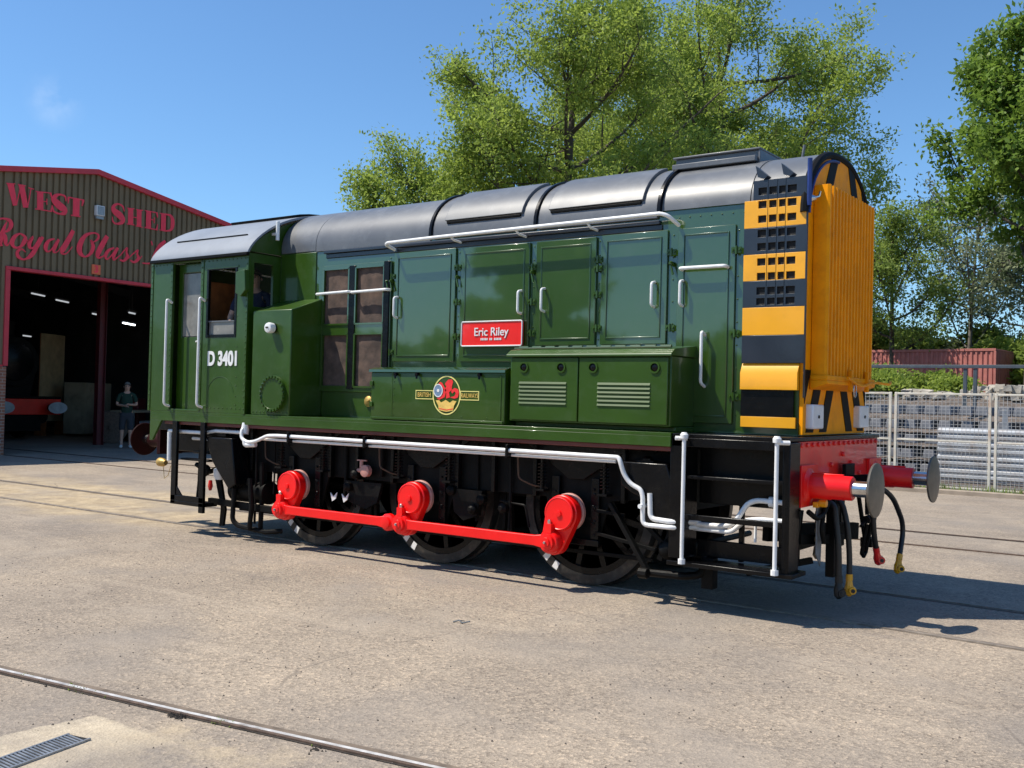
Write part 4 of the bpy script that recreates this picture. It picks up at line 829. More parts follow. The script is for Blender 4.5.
def person(loc, rz, label, h, hair, top, bottom, arms, short=True, cap=False):
    t = empty('person', loc, label, 'person', rz=rz); k = h/1.75   # faces -y in local space
    S = lambda p: (p[0]*k, p[1]*k, p[2]*k)
    V = [(0, 0, .96), (0, .01, 1.12), (0, .01, 1.32), (0, .02, 1.44), (0, .01, 1.52), (0, -.005, 1.60), (0, -.005, 1.70)]
    Rr = [(.15, .10), (.145, .10), (.165, .105), (.10, .075), (.052, .055), (.078, .095), (.068, .085)]
    E = [(0, 1), (1, 2), (2, 3), (3, 4), (4, 5), (5, 6)]
    for s_ in (-1, 1):
        b = len(V); V += [(s_*.09, 0, .88), (s_*.105, -.01, .50), (s_*.11, .02, .12), (s_*.115, -.02, .045), (s_*.125, -.15, .035)]; Rr += [.09, .058, .04, .042, .035]; E += [(0, b), (b, b+1), (b+1, b+2), (b+2, b+3), (b+3, b+4)]
        el, wr = arms[0 if s_ < 0 else 1]; b = len(V); V += [(s_*.185, .015, 1.41), el, wr]; Rr += [.052, .04, .028]; E += [(3, b), (b, b+1), (b+1, b+2)]
    body = skin_mb([S(p) for p in V], E, [tuple(q*k for q in r) if isinstance(r, tuple) else r*k for r in Rr]).build('body', 'skin', t, smooth=80)
    # face, ears, hands belong to the body surface pieces
    a = MB(); 
    a.lathe([(.004*k, 0), (.016*k, .012*k), (.012*k, .03*k), (.003*k, .045*k)], S((0, -.092, 1.605)), (0, -.25, 1), 8)
    for s_ in (-1, 1): a.lathe([(.008*k, 0), (.022*k, .008*k), (.02*k, .016*k), (.004*k, .02*k)], S((s_*.074, .005, 1.63)), (s_, .2, 0), 10)
    for i, s_ in enumerate((-1, 1)):
        el, wr = (Vector(q) for q in arms[0 if s_ < 0 else 1]); d = (wr-el).normalized(); sd_ = d.cross(Vector((0, 0, 1))).normalized()
        if sd_.length < .5: sd_ = Vector((1, 0, 0))
        a.tube([wr*k, (wr+d*.045)*k, (wr+d*.085)*k], [.026*k, .034*k, .028*k], 8)
        for j in range(4):
            o_ = wr+d*.08+sd_*(j-1.5)*.018; L_ = (.06, .072, .068, .052)[j]; a.tube([o_*k, (o_+d*L_*.55+Vector((0, 0, -.008)))*k, (o_+d*L_+Vector((0, 0, -.03)))*k], [.009*k, .0085*k, .006*k], 6)
        o_ = wr+d*.03; a.tube([(o_+sd_*.025*-s_)*k, (o_+d*.03+sd_*.048*-s_)*k, (o_+d*.065+sd_*.046*-s_)*k], [.012*k, .010*k, .007*k], 6)
    a.build('hands_and_features', 'skin', body, smooth=60)
    a = MB()
    for s_ in (-1, 1): a.lathe([(.004*k, 0), (.009*k, .002*k), (.004*k, .005*k)], S((s_*.03, -.092, 1.645)), (0, -1, 0), 8)
    a.box(-.022*k, .022*k, -.094*k, -.088*k, 1.568*k, 1.574*k); a.build('eyes_and_mouth', 'hairdark', body, smooth=40)
    a = MB(); n = 14; vv = []
    for i in range(8):
        th = i/7*1.75
        for j in range(n):
            ph = 2*math.pi*j/n; fr_ = 1 if math.sin(ph) > -.2 else .72; tt = th*fr_; vv.append(S((.086*math.sin(tt)*math.cos(ph), -.0+.105*math.sin(tt)*math.sin(ph), 1.665+.10*math.cos(tt))))
    a.add(vv, [(i*n+j, i*n+(j+1) % n, (i+1)*n+(j+1) % n, (i+1)*n+j) for i in range(7) for j in range(n)]); a.build('hair', hair, t, smooth=80)
    Vt = [(0, 0, .80), (0, .01, 1.08), (0, .01, 1.32), (0, .02, 1.44), (0, .012, 1.50)]; Rt = [(.175, .128), (.158, .115), (.178, .12), (.115, .09), (.065, .066)]; Et = [(0, 1), (1, 2), (2, 3), (3, 4)]
    for s_ in (-1, 1):
        el, wr = arms[0 if s_ < 0 else 1]; b = len(Vt); sh = Vector((s_*.185, .015, 1.41)); Vt += [tuple(sh), tuple(sh.lerp(Vector(el), .8 if short else 1))]; Rt += [.068, .060]; Et += [(3, b), (b, b+1)]
        if not short: Vt.append(tuple(Vector(el).lerp(Vector(wr), .9))); Rt.append(.04); Et.append((b+1, b+2))
    skin_mb([S(p) for p in Vt], Et, [tuple(q*k for q in r) if isinstance(r, tuple) else r*k for r in Rt]).build('shirt', top, t, smooth=80)
    Vb = [(0, 0, 1.02), (0, 0, .92)]; Rb = [(.155, .112), (.165, .12)]; Eb = [(0, 1)]
    for s_ in (-1, 1): b = len(Vb); Vb += [(s_*.095, 0, .80), (s_*.11, 0, .44 if short else .1)]; Rb += [.10, .085 if short else .06]; Eb += [(1, b), (b, b+1)]
    skin_mb([S(p) for p in Vb], Eb, [tuple(q*k for q in r) if isinstance(r, tuple) else r*k for r in Rb]).build('shorts' if short else 'trousers', bottom, t, smooth=80)
    for s_ in (-1, 1):
        a = skin_mb([S((s_*.112, .02, .24)), S((s_*.112, .02, .1))], [(0, 1)], [.046*k, .046*k], 1); a.build('sock', 'socks', t, smooth=80)
        a = skin_mb([S((s_*.113, .04, .05)), S((s_*.118, -.06, .045)), S((s_*.125, -.17, .035))], [(0, 1), (1, 2)], [.048*k, .05*k, .04*k], 1, 1); a.build('shoe', 'socks' if short else 'shorts', t, smooth=80)
    return t
fa = math.atan2(6.69+19.0, 8.9+8.2)   # turn towards the yard
person((-19.85, 8.78, 0.0), fa, 'man in dark green polo shirt and shorts standing in the shed doorway', 1.9, 'hairgrey', 'polo', 'shorts', [((-.25, -.01, 1.15), (-.06, -.22, 1.13)), ((.25, -.01, 1.15), (.07, -.22, 1.16))])
person((-2.90, -.86, 1.46), R(35), 'driver in a dark navy top standing inside the locomotive cab', 1.68, 'hairdark', 'navy', 'shorts', [((-.28, -.02, 1.16), (-.22, -.24, 1.05)), ((.24, -.03, 1.15), (.20, -.2, 1.0))], short=True)

# ================================================================== SHED
ANG = R(2.0); UD = Vector((-math.sin(ANG), math.cos(ANG), 0)); ND = Vector((math.cos(ANG), math.sin(ANG), 0)); OB = Vector((-18.35, 4.41, 0))
M['cladding'] = mat('olive_brown_cladding', (.20, .155, .095), .6, var=.10, scale=.8, spec=.2, dirt=((.14, .11, .07), .4, 1.5))
M['shedred'] = mat('shed_red_trim', (.58, .04, .06), .45, var=.1, scale=4)
M['signred'] = mat('sign_red', (.92, .045, .085), .5, var=.08, scale=6)
M['shedin'] = mat('shed_inside', (.07, .07, .07), .9, var=.3, scale=1)
shed = empty('engine_shed', OB, 'large brown ribbed metal engine shed with red trim, big red lettering and an open doorway', 'building', rz=ANG)
# local axes: +y along the wall, +x out of the wall towards the yard
UL, UR, AP, ZA = -7.2, 12.0, 2.32, 7.50
def roofz(u): return ZA-.165*abs(u-AP)
def clad(u0, u1, zf0, zf1, name='cladding_wall', m='cladding', x0=0.):
    a = MB(); u = u0; pitch = .175; prof = []
    while u < u1: prof += [(u, .0), (u+.10, .0), (u+.112, -.055), (u+.163, -.055)]; u += pitch
    prof = [(min(p, u1), q) for p, q in prof]; v = []
    for p, q in prof: v += [(x0+q, p, zf0(p)), (x0+q, p, zf1(p))]
    a.add(v, [(2*i, 2*i+2, 2*i+3, 2*i+1) for i in range(len(prof)-1)])
    return a.build(name, m, shed, smooth=0)
clad(UL, -.11, lambda u: 2.22, roofz); clad(-.11, 8.11, lambda u: 4.66, roofz); clad(8.11, UR, lambda u: 2.22, roofz)
# brick plinth
def brick_mat():
    m, n, l, b = newmat('red_brick_wall'); tc = n.new('ShaderNodeTexCoord'); mp = n.new('ShaderNodeMapping'); mp.inputs['Rotation'].default_value = (R(90), 0, R(90)); br = n.new('ShaderNodeTexBrick')
    cm = n.new('ShaderNodeSeparateXYZ'); cb = n.new('ShaderNodeCombineXYZ'); l.new(tc.outputs['Object'], cm.inputs[0]); l.new(cm.outputs[1], cb.inputs[0]); l.new(cm.outputs[2], cb.inputs[1]); l.new(cb.outputs[0], br.inputs['Vector'])
    br.inputs['Scale'].default_value = 1; br.inputs['Brick Width'].default_value = .225; br.inputs['Row Height'].default_value = .075; br.inputs['Mortar Size'].default_value = .008
    br.inputs['Color1'].default_value = (.33, .13, .075, 1); br.inputs['Color2'].default_value = (.24, .09, .055, 1); br.inputs['Mortar'].default_value = (.36, .32, .27, 1); l.new(br.outputs[0], b.inputs[0]); b.inputs['Roughness'].default_value = .9; return m
M['brick'] = brick_mat()
a = MB(); a.box(-.22, .02, UL, -.02, 0, 2.18); a.box(-.22, .02, 8.02, UR, 0, 2.18); a.build('brick_plinth', 'brick', shed, bevel=.01)
a = MB(); a.box(-.2, .05, -.12, .0, 2.2, 4.58); a.box(-.2, .05, 8.0, 8.12, 2.2, 4.58); a.box(-.2, .055, -.12, 8.12, 4.581, 4.67); a.box(-.1, .04, UL, -.121, 2.18, 2.23); a.build('door_surround', 'shedred', shed, bevel=.008)
a = MB()
for s_, ue in ((-1, UL-.1), (1, UR+.1)):
    a.add([(x, u, roofz(u)+dz) for u in (AP, ue) for x in (-.1, .09) for dz in (-.10, .04)], [(0, 1, 3, 2), (4, 6, 7, 5), (0, 4, 5, 1), (2, 3, 7, 6), (0, 2, 6, 4), (1, 5, 7, 3)])
a.build('verge_trim', 'shedred', shed, bevel=.005)
D_ = 44
a = MB(); a.add([(x, u, roofz(u)) for u in (UL-.1, AP, UR+.1) for x in (-.06, -D_)], [(0, 1, 3, 2), (2, 3, 5, 4)]); a.build('shed_roof', 'shedin', shed, smooth=0)
a = MB(); a.box(-D_, -.24, UL-.1, UL, 0, roofz(UL)-.02); a.box(-D_, -.24, UR, UR+.1, 0, roofz(UR)-.02); a.box(-D_-.1, -D_, UL, UR, 0, 7.4); a.build('shed_inner_wall', 'shedin', shed, smooth=0)
# purlins and frames inside
a = MB()
for x in (-6, -12, -18, -24, -30): 
    a = MB(); a.obar((x, UL, roofz(UL)-.3), (x, AP, ZA-.3), .12, .3); a.obar((x, AP, ZA-.3), (x, UR, roofz(UR)-.3), .12, .3); a.build('roof_frame', 'shedin', shed, smooth=0)
M['colred'] = mat('dark_red_column', (.10, .010, .014), .5, var=.2, scale=5)
for x, u in ((-3.1, 4.72), (-9, 4.55), (-15, 4.55), (-21, 4.55), (-9.0, -2), (-3.1, 11.6)):
    a = MB(); a.box(x-.09, x+.09, u-.12, u-.105, 0, 6.6); a.box(x-.09, x+.09, u+.105, u+.12, 0, 6.6); a.box(x-.01, x+.01, u-.105, u+.105, 0, 6.6); a.build('steel_column', 'colred', shed, smooth=0)
# lettering
SIGN = [('p',[(-0.148,6.709),(0.026,6.731),(0.134,6.207),(0.021,6.177)]),('s',[(0.112,6.204,0.012),(0.209,6.737,0.012)]),('p',[(0.14,6.735),(0.302,6.721),(0.424,6.197),(0.29,6.174)]),('s',[(0.41,6.243,0.012),(0.477,6.699,0.014)]),('s',[(-0.17,6.701,0.012),(0.06,6.727,0.012)]),('s',[(0.124,6.73,0.012),(0.336,6.728,0.012)]),('s',[(0.407,6.697,0.012),(0.559,6.687,0.012)]),('p',[(0.644,6.64),(0.809,6.666),(0.825,6.206),(0.658,6.201)]),('s',[(0.601,6.639,0.012),(1.038,6.673,0.014)]),('s',[(0.599,6.2,0.014),(1.071,6.207,0.014)]),('s',[(0.817,6.425,0.012),(0.913,6.433,0.012)]),('s',[(1.006,6.672,0.026),(1.045,6.55,0.007)]),('s',[(0.911,6.509,0.012),(0.916,6.352,0.012)]),('s',[(1.041,6.211,0.026),(1.065,6.366,0.007)]),('s',[(1.443,6.534,0.01),(1.414,6.654,0.024),(1.27,6.681,0.024),(1.145,6.618,0.053),(1.116,6.511,0.082),(1.255,6.399,0.101),(1.401,6.316,0.087),(1.404,6.225,0.058),(1.287,6.183,0.024),(1.119,6.217,0.024),(1.073,6.356,0.01)]),('p',[(1.645,6.649),(1.834,6.667),(1.837,6.213),(1.647,6.206)]),('s',[(1.494,6.653,0.017),(1.963,6.652,0.019)]),('s',[(1.509,6.646,0.029),(1.505,6.487,0.01)]),('s',[(1.937,6.643,0.034),(1.904,6.486,0.012)]),('s',[(1.585,6.195,0.014),(1.868,6.204,0.014)]),('s',[(3.183,6.555,0.011),(3.133,6.686,0.027),(2.979,6.729,0.024),(2.852,6.646,0.048),(2.868,6.53,0.08),(3.035,6.437,0.096),(3.139,6.334,0.08),(3.103,6.235,0.048),(2.952,6.185,0.024),(2.845,6.229,0.024),(2.82,6.357,0.011)]),('p',[(3.303,6.669),(3.464,6.686),(3.473,6.244),(3.312,6.235)]),('p',[(3.583,6.676),(3.732,6.687),(3.738,6.22),(3.593,6.222)]),('s',[(3.46,6.453,0.013),(3.598,6.448,0.013)]),('s',[(3.257,6.667,0.013),(3.505,6.684,0.013)]),('s',[(3.546,6.675,0.013),(3.773,6.686,0.013)]),('s',[(3.263,6.228,0.013),(3.514,6.24,0.013)]),('s',[(3.552,6.221,0.013),(3.783,6.219,0.013)]),('p',[(3.884,6.699),(4.045,6.709),(4.052,6.227),(3.891,6.23)]),('s',[(3.836,6.696,0.013),(4.263,6.696,0.016)]),('s',[(3.84,6.222,0.016),(4.28,6.217,0.016)]),('s',[(4.043,6.478,0.013),(4.153,6.474,0.013)]),('s',[(4.23,6.696,0.029),(4.268,6.564,0.008)]),('s',[(4.151,6.55,0.013),(4.156,6.386,0.013)]),('s',[(4.247,6.218,0.029),(4.274,6.377,0.008)]),('p',[(4.381,6.698),(4.543,6.708),(4.546,6.232),(4.387,6.236)]),('s',[(4.328,6.698,0.013),(4.569,6.71,0.016)]),('s',[(4.338,6.229,0.016),(4.57,6.227,0.016)]),('s',[(4.537,6.696,0.016),(4.68,6.697,0.032),(4.768,6.593,0.059),(4.774,6.426,0.064),(4.718,6.283,0.035),(4.553,6.23,0.016)]),('s',[(-0.404,5.617,0.017),(-0.389,5.754,0.043),(-0.292,5.804,0.021),(-0.174,5.823,0.026),(-0.042,5.79,0.047),(-0.013,5.678,0.054),(-0.094,5.539,0.032),(-0.222,5.488,0.017)]),('s',[(-0.222,5.488,0.021),(-0.159,5.385,0.051),(-0.134,5.215,0.043),(-0.082,5.183,0.017),(-0.025,5.278,0.013)]),('s',[(-0.122,5.758,0.013),(-0.186,5.593,0.039),(-0.258,5.371,0.064),(-0.302,5.191,0.077)]),('s',[(-0.329,5.139,0.021),(-0.212,5.165,0.021)]),('s',[(0.23,5.52,0.017),(0.101,5.432,0.043),(0.025,5.266,0.06),(0.1,5.154,0.032),(0.241,5.185,0.03),(0.345,5.331,0.058),(0.362,5.451,0.039),(0.23,5.52,0.017)]),('s',[(0.362,5.441,0.013),(0.431,5.363,0.013)]),('s',[(0.432,5.333,0.013),(0.572,5.491,0.026),(0.484,5.331,0.051),(0.494,5.204,0.039),(0.602,5.229,0.021),(0.761,5.499,0.026)]),('s',[(0.835,5.519,0.039),(0.705,5.292,0.051),(0.546,5.023,0.056),(0.364,4.888,0.021),(0.203,4.93,0.043),(0.174,5.053,0.039),(0.284,5.136,0.019),(0.389,5.072,0.013)]),('s',[(1.157,5.516,0.017),(1.008,5.454,0.034),(0.917,5.292,0.056),(0.96,5.167,0.026),(1.08,5.234,0.017),(1.245,5.498,0.021)]),('s',[(1.277,5.523,0.034),(1.175,5.317,0.051),(1.147,5.182,0.03),(1.244,5.195,0.013),(1.391,5.387,0.013)]),('s',[(1.676,5.811,0.051),(1.562,5.574,0.068),(1.405,5.288,0.068),(1.376,5.172,0.03),(1.508,5.19,0.015),(1.668,5.385,0.013)]),('s',[(2.206,5.637,0.021),(2.28,5.595,0.016),(2.407,5.705,0.032),(2.404,5.809,0.027),(2.257,5.832,0.021),(2.03,5.728,0.048),(1.882,5.475,0.075),(1.883,5.269,0.07),(2.034,5.173,0.024),(2.203,5.285,0.045),(2.269,5.476,0.054),(2.191,5.635,0.024)]),('s',[(2.684,5.81,0.059),(2.544,5.567,0.075),(2.415,5.3,0.07),(2.445,5.192,0.029),(2.628,5.289,0.016)]),('s',[(2.904,5.524,0.021),(2.742,5.436,0.037),(2.648,5.292,0.048),(2.691,5.186,0.021),(2.836,5.316,0.019),(2.979,5.526,0.024)]),('s',[(3.018,5.539,0.035),(2.896,5.311,0.045),(2.909,5.198,0.024),(3.092,5.349,0.013)]),('s',[(3.078,5.321,0.013),(3.299,5.578,0.021),(3.288,5.455,0.027),(3.323,5.339,0.048),(3.204,5.209,0.032),(3.081,5.228,0.024)]),('s',[(3.325,5.272,0.013),(3.643,5.562,0.021),(3.63,5.46,0.027),(3.676,5.33,0.048),(3.545,5.214,0.032),(3.419,5.252,0.024)]),('s',[(3.669,5.267,0.016),(3.79,5.413,0.013)]),('s',[(4.551,5.943,0.037),(4.376,5.766,0.07),(4.206,5.467,0.067),(4.084,5.259,0.027),(3.797,5.218,0.016)]),('s',[(4.078,5.876,0.019),(4.121,5.759,0.021)])]
a = MB(); zo = 0
for kind, pts in SIGN:
    zo = (zo+1) % 7; dx = .012+zo*.0012
    if kind == 'p':
        a.prism([(p[0], p[1]) for p in pts], 0, .004, dx)
    else:
        # stroke with varying half width, resampled smoothly
        P_ = [Vector(p) for p in pts]
        if len(P_) > 2:
            q = []
            for i in range(len(P_)-1):
                p0, p1, p2, p3 = P_[max(i-1, 0)], P_[i], P_[i+1], P_[min(i+2, len(P_)-1)]
                for t in (0, .25, .5, .75): q.append(.5*((2*p1)+(p2-p0)*t+(2*p0-5*p1+4*p2-p3)*t*t+(3*p1-p0-3*p2+p3)*t**3))
            q.append(P_[-1]); P_ = q
        L_ = []; R_ = []
        for i, p in enumerate(P_):
            t = (P_[min(i+1, len(P_)-1)]-P_[max(i-1, 0)]); t = Vector((t.x, t.y)); t = t.normalized() if t.length > 0 else Vector((1, 0)); n_ = Vector((-t.y, t.x)); w_ = max(p.z, .012)
            L_.append((p.x+n_.x*w_, p.y+n_.y*w_)); R_.append((p.x-n_.x*w_, p.y-n_.y*w_))
        k = len(L_); v = [(dx, *p) for p in L_]+[(dx, *p) for p in R_]+[(.003, *p) for p in L_]+[(.003, *p) for p in R_]
        a.add(v, [(i, i+1, k+i+1, k+i) for i in range(k-1)]+[(i, 2*k+i, 2*k+i+1, i+1) for i in range(k-1)]+[(k+i, k+i+1, 3*k+i+1, 3*k+i) for i in range(k-1)])
a.build('sign_lettering', 'signred', shed, smooth=0)
M['orangeplate'] = mat('orange_number_plate', (.75, .16, .06), .5, var=.1, scale=8)
a = MB(); a.box(.01, .03, 2.24, 2.50, 4.74, 5.0); npp = a.build('door_number_plate', 'orangeplate', shed, bevel=.004); text_mb('3', .26, (.032, 2.37, 4.87), (0, 1, 0), (0, 0, 1), bold=.008).build('door_number', 'signred', npp, smooth=0)
a = MB(); a.box(.02, .14, 2.26, 2.50, 6.30, 6.57); fl = a.build('flood_lamp', 'white', shed, bevel=.01); a = MB(); a.box(.02, .10, 2.28, 2.5, 6.22, 6.295); a.box(.14, .145, 2.28, 2.48, 6.32, 6.55); a.build('lamp_bracket', 'galv', fl)
# fluorescent tubes
me_, n_, l_, b_ = newmat('lit_tube'); b_.inputs['Emission Color'].default_value = (.85, .93, 1, 1); b_.inputs['Emission Strength'].default_value = 5.0; M['tube'] = me_
me2, n2_, l2_, b2_ = newmat('dim_lit_tube'); b2_.inputs['Emission Color'].default_value = (.8, .85, .9, 1); b2_.inputs['Emission Strength'].default_value = .45; M['tubedim'] = me2
def toL(x, y): d = Vector((x, y, 0))-OB; return (d.dot(ND), d.dot(UD))
lp = [(-23.5, 11.2, 3.86, 1.0, 1), (-25.3, 9.9, 4.56, .9, 0), (-25.9, 9.4, 4.75, .9, 0), (-24.4, 10.6, 4.15, .7, 0), (-30.5, 11.6, 3.6, .6, 1), (-34, 12.5, 4.6, .6, 0), (-22.6, 10.7, 4.15, .5, 0)]
for x, y, z, L_, al in lp:
    t = empty('strip_light', (x, y, z), {3.86: 'brightest white strip light hanging on the right inside the shed', 4.56: 'strip light nearest the middle of the left row in the shed', 4.75: 'upper left strip light just inside the shed doorway', 4.15: 'short strip light under the shed roof', 3.6: 'small distant strip light low at the left of the shed', 4.6: 'farthest strip light deep in the shed'}[z], 'strip light', 'strip lights inside the shed', rz=R(-55))
    if z == 4.15: t['label'] = 'short strip light left of the brightest one in the shed' if x > -24 else 'short strip light low between the left row lamps in the shed'
    a = MB(); a.cyl((-L_/2, 0, 0), (L_/2, 0, 0), .025, 8); a.build('tube', 'tube' if z == 3.86 else 'tubedim', t); a = MB(); a.box(-L_/2-.03, L_/2+.03, -.06, .06, .035, .09); a.tube([(0, 0, .09), (0, 0, roofz(toL(x, y)[1])-z-.1)], .006, 4); a.build('fitting', 'shedin', t)
# second locomotive inside
M['palebuf'] = mat('pale_buffer_face', (.42, .46, .48), .5, var=.25, scale=5)
sl_ = empty('steam_locomotive', (-24.85, 8.48, 0), 'black steam locomotive with a bright red buffer beam standing inside the dark shed', 'locomotive')
M['brightbeam'] = mat('bright_red_beam', (.80, .03, .012), .4, var=.1, scale=4)
a = MB(); a.box(-.06, 0, -1.22, 1.22, .82, 1.32); bm2 = a.build('buffer_beam', 'brightbeam', sl_, bevel=.01)
for y in (-.87, .87):
    a = MB(); a.lathe([(.12, 0), (.09, .1), (.08, .38)], (0, y, 1.05), (1, 0, 0), 16); h_ = a.build('buffer', 'black', sl_)
    a = MB(); o0 = len(a.v); a.lathe([(.05, 0), (.22, .02), (.22, .05), (.02, .06)], (.38, y, 1.05), (1, 0, 0), 28); a.v = [(p[0], y+(p[1]-y)*1.45, 1.05+(p[2]-1.05)*.85) for p in a.v]; a.build('buffer_head', 'palebuf', h_)
a = MB(); a.box(-9, -.07, -1.25, 1.25, 1.34, 1.40); a.box(-9, -.07, -1.22, -1.18, 1.1, 1.34); a.box(-9, -.07, 1.18, 1.22, 1.1, 1.34); a.build('running_plate', 'blackmatt', sl_)
a = MB(); a.lathe([(.5, -.05), (.78, -.04), (.80, 0), (.80, 7.0)], (-.7, 0, 2.5), (-1, 0, 0), 36); a.lathe([(.24, 0), (.2, .3), (.26, .6)], (-1.2, 0, 3.2), (0, 0, 1), 20); a.prism([(-.6, 1.4), (.6, 1.4), (.8, 2.3), (-.8, 2.3)], 0, -2.2, -.8); a.box(-9, -7.2, -1.2, 1.2, 1.4, 3.7); bo = a.build('boiler', 'blackmatt', sl_)
a = MB(); a.lathe([(.62, 0), (.60, .05), (.2, .12), (.02, .13)], (-.64, 0, 2.5), (1, 0, 0), 32); a.build('smokebox_door', 'black', bo)
for i in range(3):
    for y in (-.78, .78):
        a = MB(); a.lathe([(.72, 0), (.72, .12), (.1, .14)], (-1.9-2*i, y, .72), (0, 1 if y > 0 else -1, 0), 32); a.build('wheel', 'blackmatt', sl_)
for y in (-1, 1): a = MB(); a.lathe([(.25, 0), (.25, .9)], (-.8, y, .75), (-1, 0, 0), 16); a.build('cylinder', 'blackmatt', sl_)
a = MB(); a.box(-.2, -.1, -.6, .6, .3, .8); a.build('drag_plate', 'blackmatt', sl_)
# clutter inside
def crate(nm, loc, rz, lab, cat, parts):
    t = empty(nm, loc, lab, cat, rz=rz)
    for pn, m_, boxes in parts:
        for b_ in boxes: a = MB(); a.box(*b_); a.build(pn, m_, t, bevel=.008)
    return t
M['ply'] = mat('plywood_sheet', (.50, .36, .20), .8, var=.2, scale=3); M['cream'] = mat('cream_panel', (.34, .28, .19), .7, var=.2, scale=2, dirt=((.1, .08, .06), .6, 3))
crate('plywood_board', (-28.2, 11.3, 0), R(30), 'tall pale plywood board standing at the back of the shed', 'board', [('sheet', 'ply', [(-.03, .03, -.75, .75, .5, 3.6)]), ('batten', 'wood', [(-.06, -.031, -.75, -.65, .5, 3.6), (-.06, -.031, .65, .75, .5, 3.6)]), ('foot', 'wood', [(-.2, .2, -.7, -.6, 0, .5), (-.2, .2, .6, .7, 0, .5)])])
crate('storage_cabinet', (-27.2, 12.1, 0), R(28), 'wide cream cabinet standing behind the red buffer beam in the shed', 'cabinet', [('carcass', 'cream', [(-.4, .4, -.85, .85, .1, 1.9)]), ('door', 'cream', [(.405, .42, -.83, -.02, .12, 1.88), (.405, .42, .02, .83, .12, 1.88)]), ('handle', 'galv', [(.42, .45, -.1, -.07, .9, 1.1), (.42, .45, .07, .1, .9, 1.1)])])
crate('workbench', (-23.5, 11.9, 0), R(25), 'grey workbench with clutter on it behind the man in the shed', 'workbench', [('bench_top', 'cream', [(-.4, .4, -1.4, 1.4, .95, 1.02)]), ('leg', 'galv', [(-.35, -.28, -1.3, -1.2, 0, .95), (.28, .35, -1.3, -1.2, 0, .95), (-.35, -.28, 1.2, 1.3, 0, .95), (.28, .35, 1.2, 1.3, 0, .95)]), ('shelf', 'ply', [(-.35, .35, -1.2, 1.2, .3, .34)])])
ws = empty('wheelset', (-23.0, 10.3, 0), 'rusty spare wheelset standing on the shed floor left of the man', 'wheelset', rz=R(60))
a = MB(); a.cyl((0, -.9, .5), (0, .9, .5), .08, 14); a.build('axle', 'railside', ws)
for y in (-.75, .75): a = MB(); a.lathe([(.5, 0), (.5, .03), (.46, .04), (.46, .12), (.35, .10), (.12, .08), (.12, .14)], (0, y-.06, .5), (0, 1, 0), 32); a.build('wheel', 'railside', ws)
for (x, y, w_, h_, c_, lb_) in ((-22.2, 11.2, .5, .7, 'galv', 'small grey machine on the shed floor right behind the man'), (-24.6, 12.2, .6, 1.4, 'colred', 'tall dark red toolbox cabinet in the shed behind the man'), (-24.0, 11.3, .7, .9, 'shedin', 'dark crate near the steam locomotive buffer in the shed')):
    t = empty('tool_cabinet', (x, y, 0), lb_, 'cabinet', rz=R(30)); a = MB(); a.box(-w_/2, w_/2, -w_/2, w_/2, .08, h_); a.build('carcass', c_, t, bevel=.02)
    for i in range(3): a = MB(); a.box(w_/2+.001, w_/2+.02, -w_/2+.03, w_/2-.03, .12+i*(h_-.15)/3, .09+(i+1)*(h_-.15)/3); a.build('drawer', c_, t, bevel=.005)
    for p in (-1, 1):
        for q in (-1, 1): a = MB(); a.cyl((p*w_*.4, q*w_*.4-.02, .04), (p*w_*.4, q*w_*.4+.02, .04), .04, 10); a.build('caster', 'rubber', t)

# ================================================================== FENCE, YARD
M['fencewhite'] = mat('flaking_white_paint', (.58, .55, .47), .6, var=.15, scale=6, dirt=((.32, .13, .05), .8, 3))
M['wire'] = mat('galvanised_wire', (.42, .42, .41), .5, metal=.2, var=.1, scale=10)
xs = [-5.95, -3.83, -1.71, .41, 2.38, 4.4]
for i in range(len(xs)-1):
    x0, x1 = xs[i]+.03, xs[i+1]-.03; w_ = x1-x0
    t = empty('mesh_fence_panel', (x0, 13.72, 0), ['wire mesh fence panel farthest left behind the locomotive', 'wire mesh fence panel directly behind the locomotive nose', 'mesh fence panel partly hidden by the front buffer beam, with a rusty right post', 'mesh fence panel with the two buffers in front of it', 'mesh fence panel at the right edge of the yard'][i], 'fence panel', 'white framed wire mesh fence panels along the yard')
    a = MB(); a.box(0, .055, -.025, .025, .03, 2.04); a.box(w_-.055, w_, -.025, .025, .03, 2.04); a.box(.055, w_-.055, -.02, .02, 1.99, 2.035); a.box(.055, w_-.055, -.02, .02, 1.02, 1.06); a.box(.055, w_-.055, -.02, .02, .06, .10); a.build('panel_frame', 'fencewhite', t, bevel=.008)
    a = MB(); k = int(w_/.078)
    for j in range(1, k): x = w_*j/k; a.box(x-.004, x+.004, -.006, .002, .08, 2.0)
    for j in range(1, 25): z = .06+j*.078; a.box(.05, w_-.05, .003, .011, z-.004, z+.004)
    a.build('wire_mesh', 'wire', t, smooth=0)
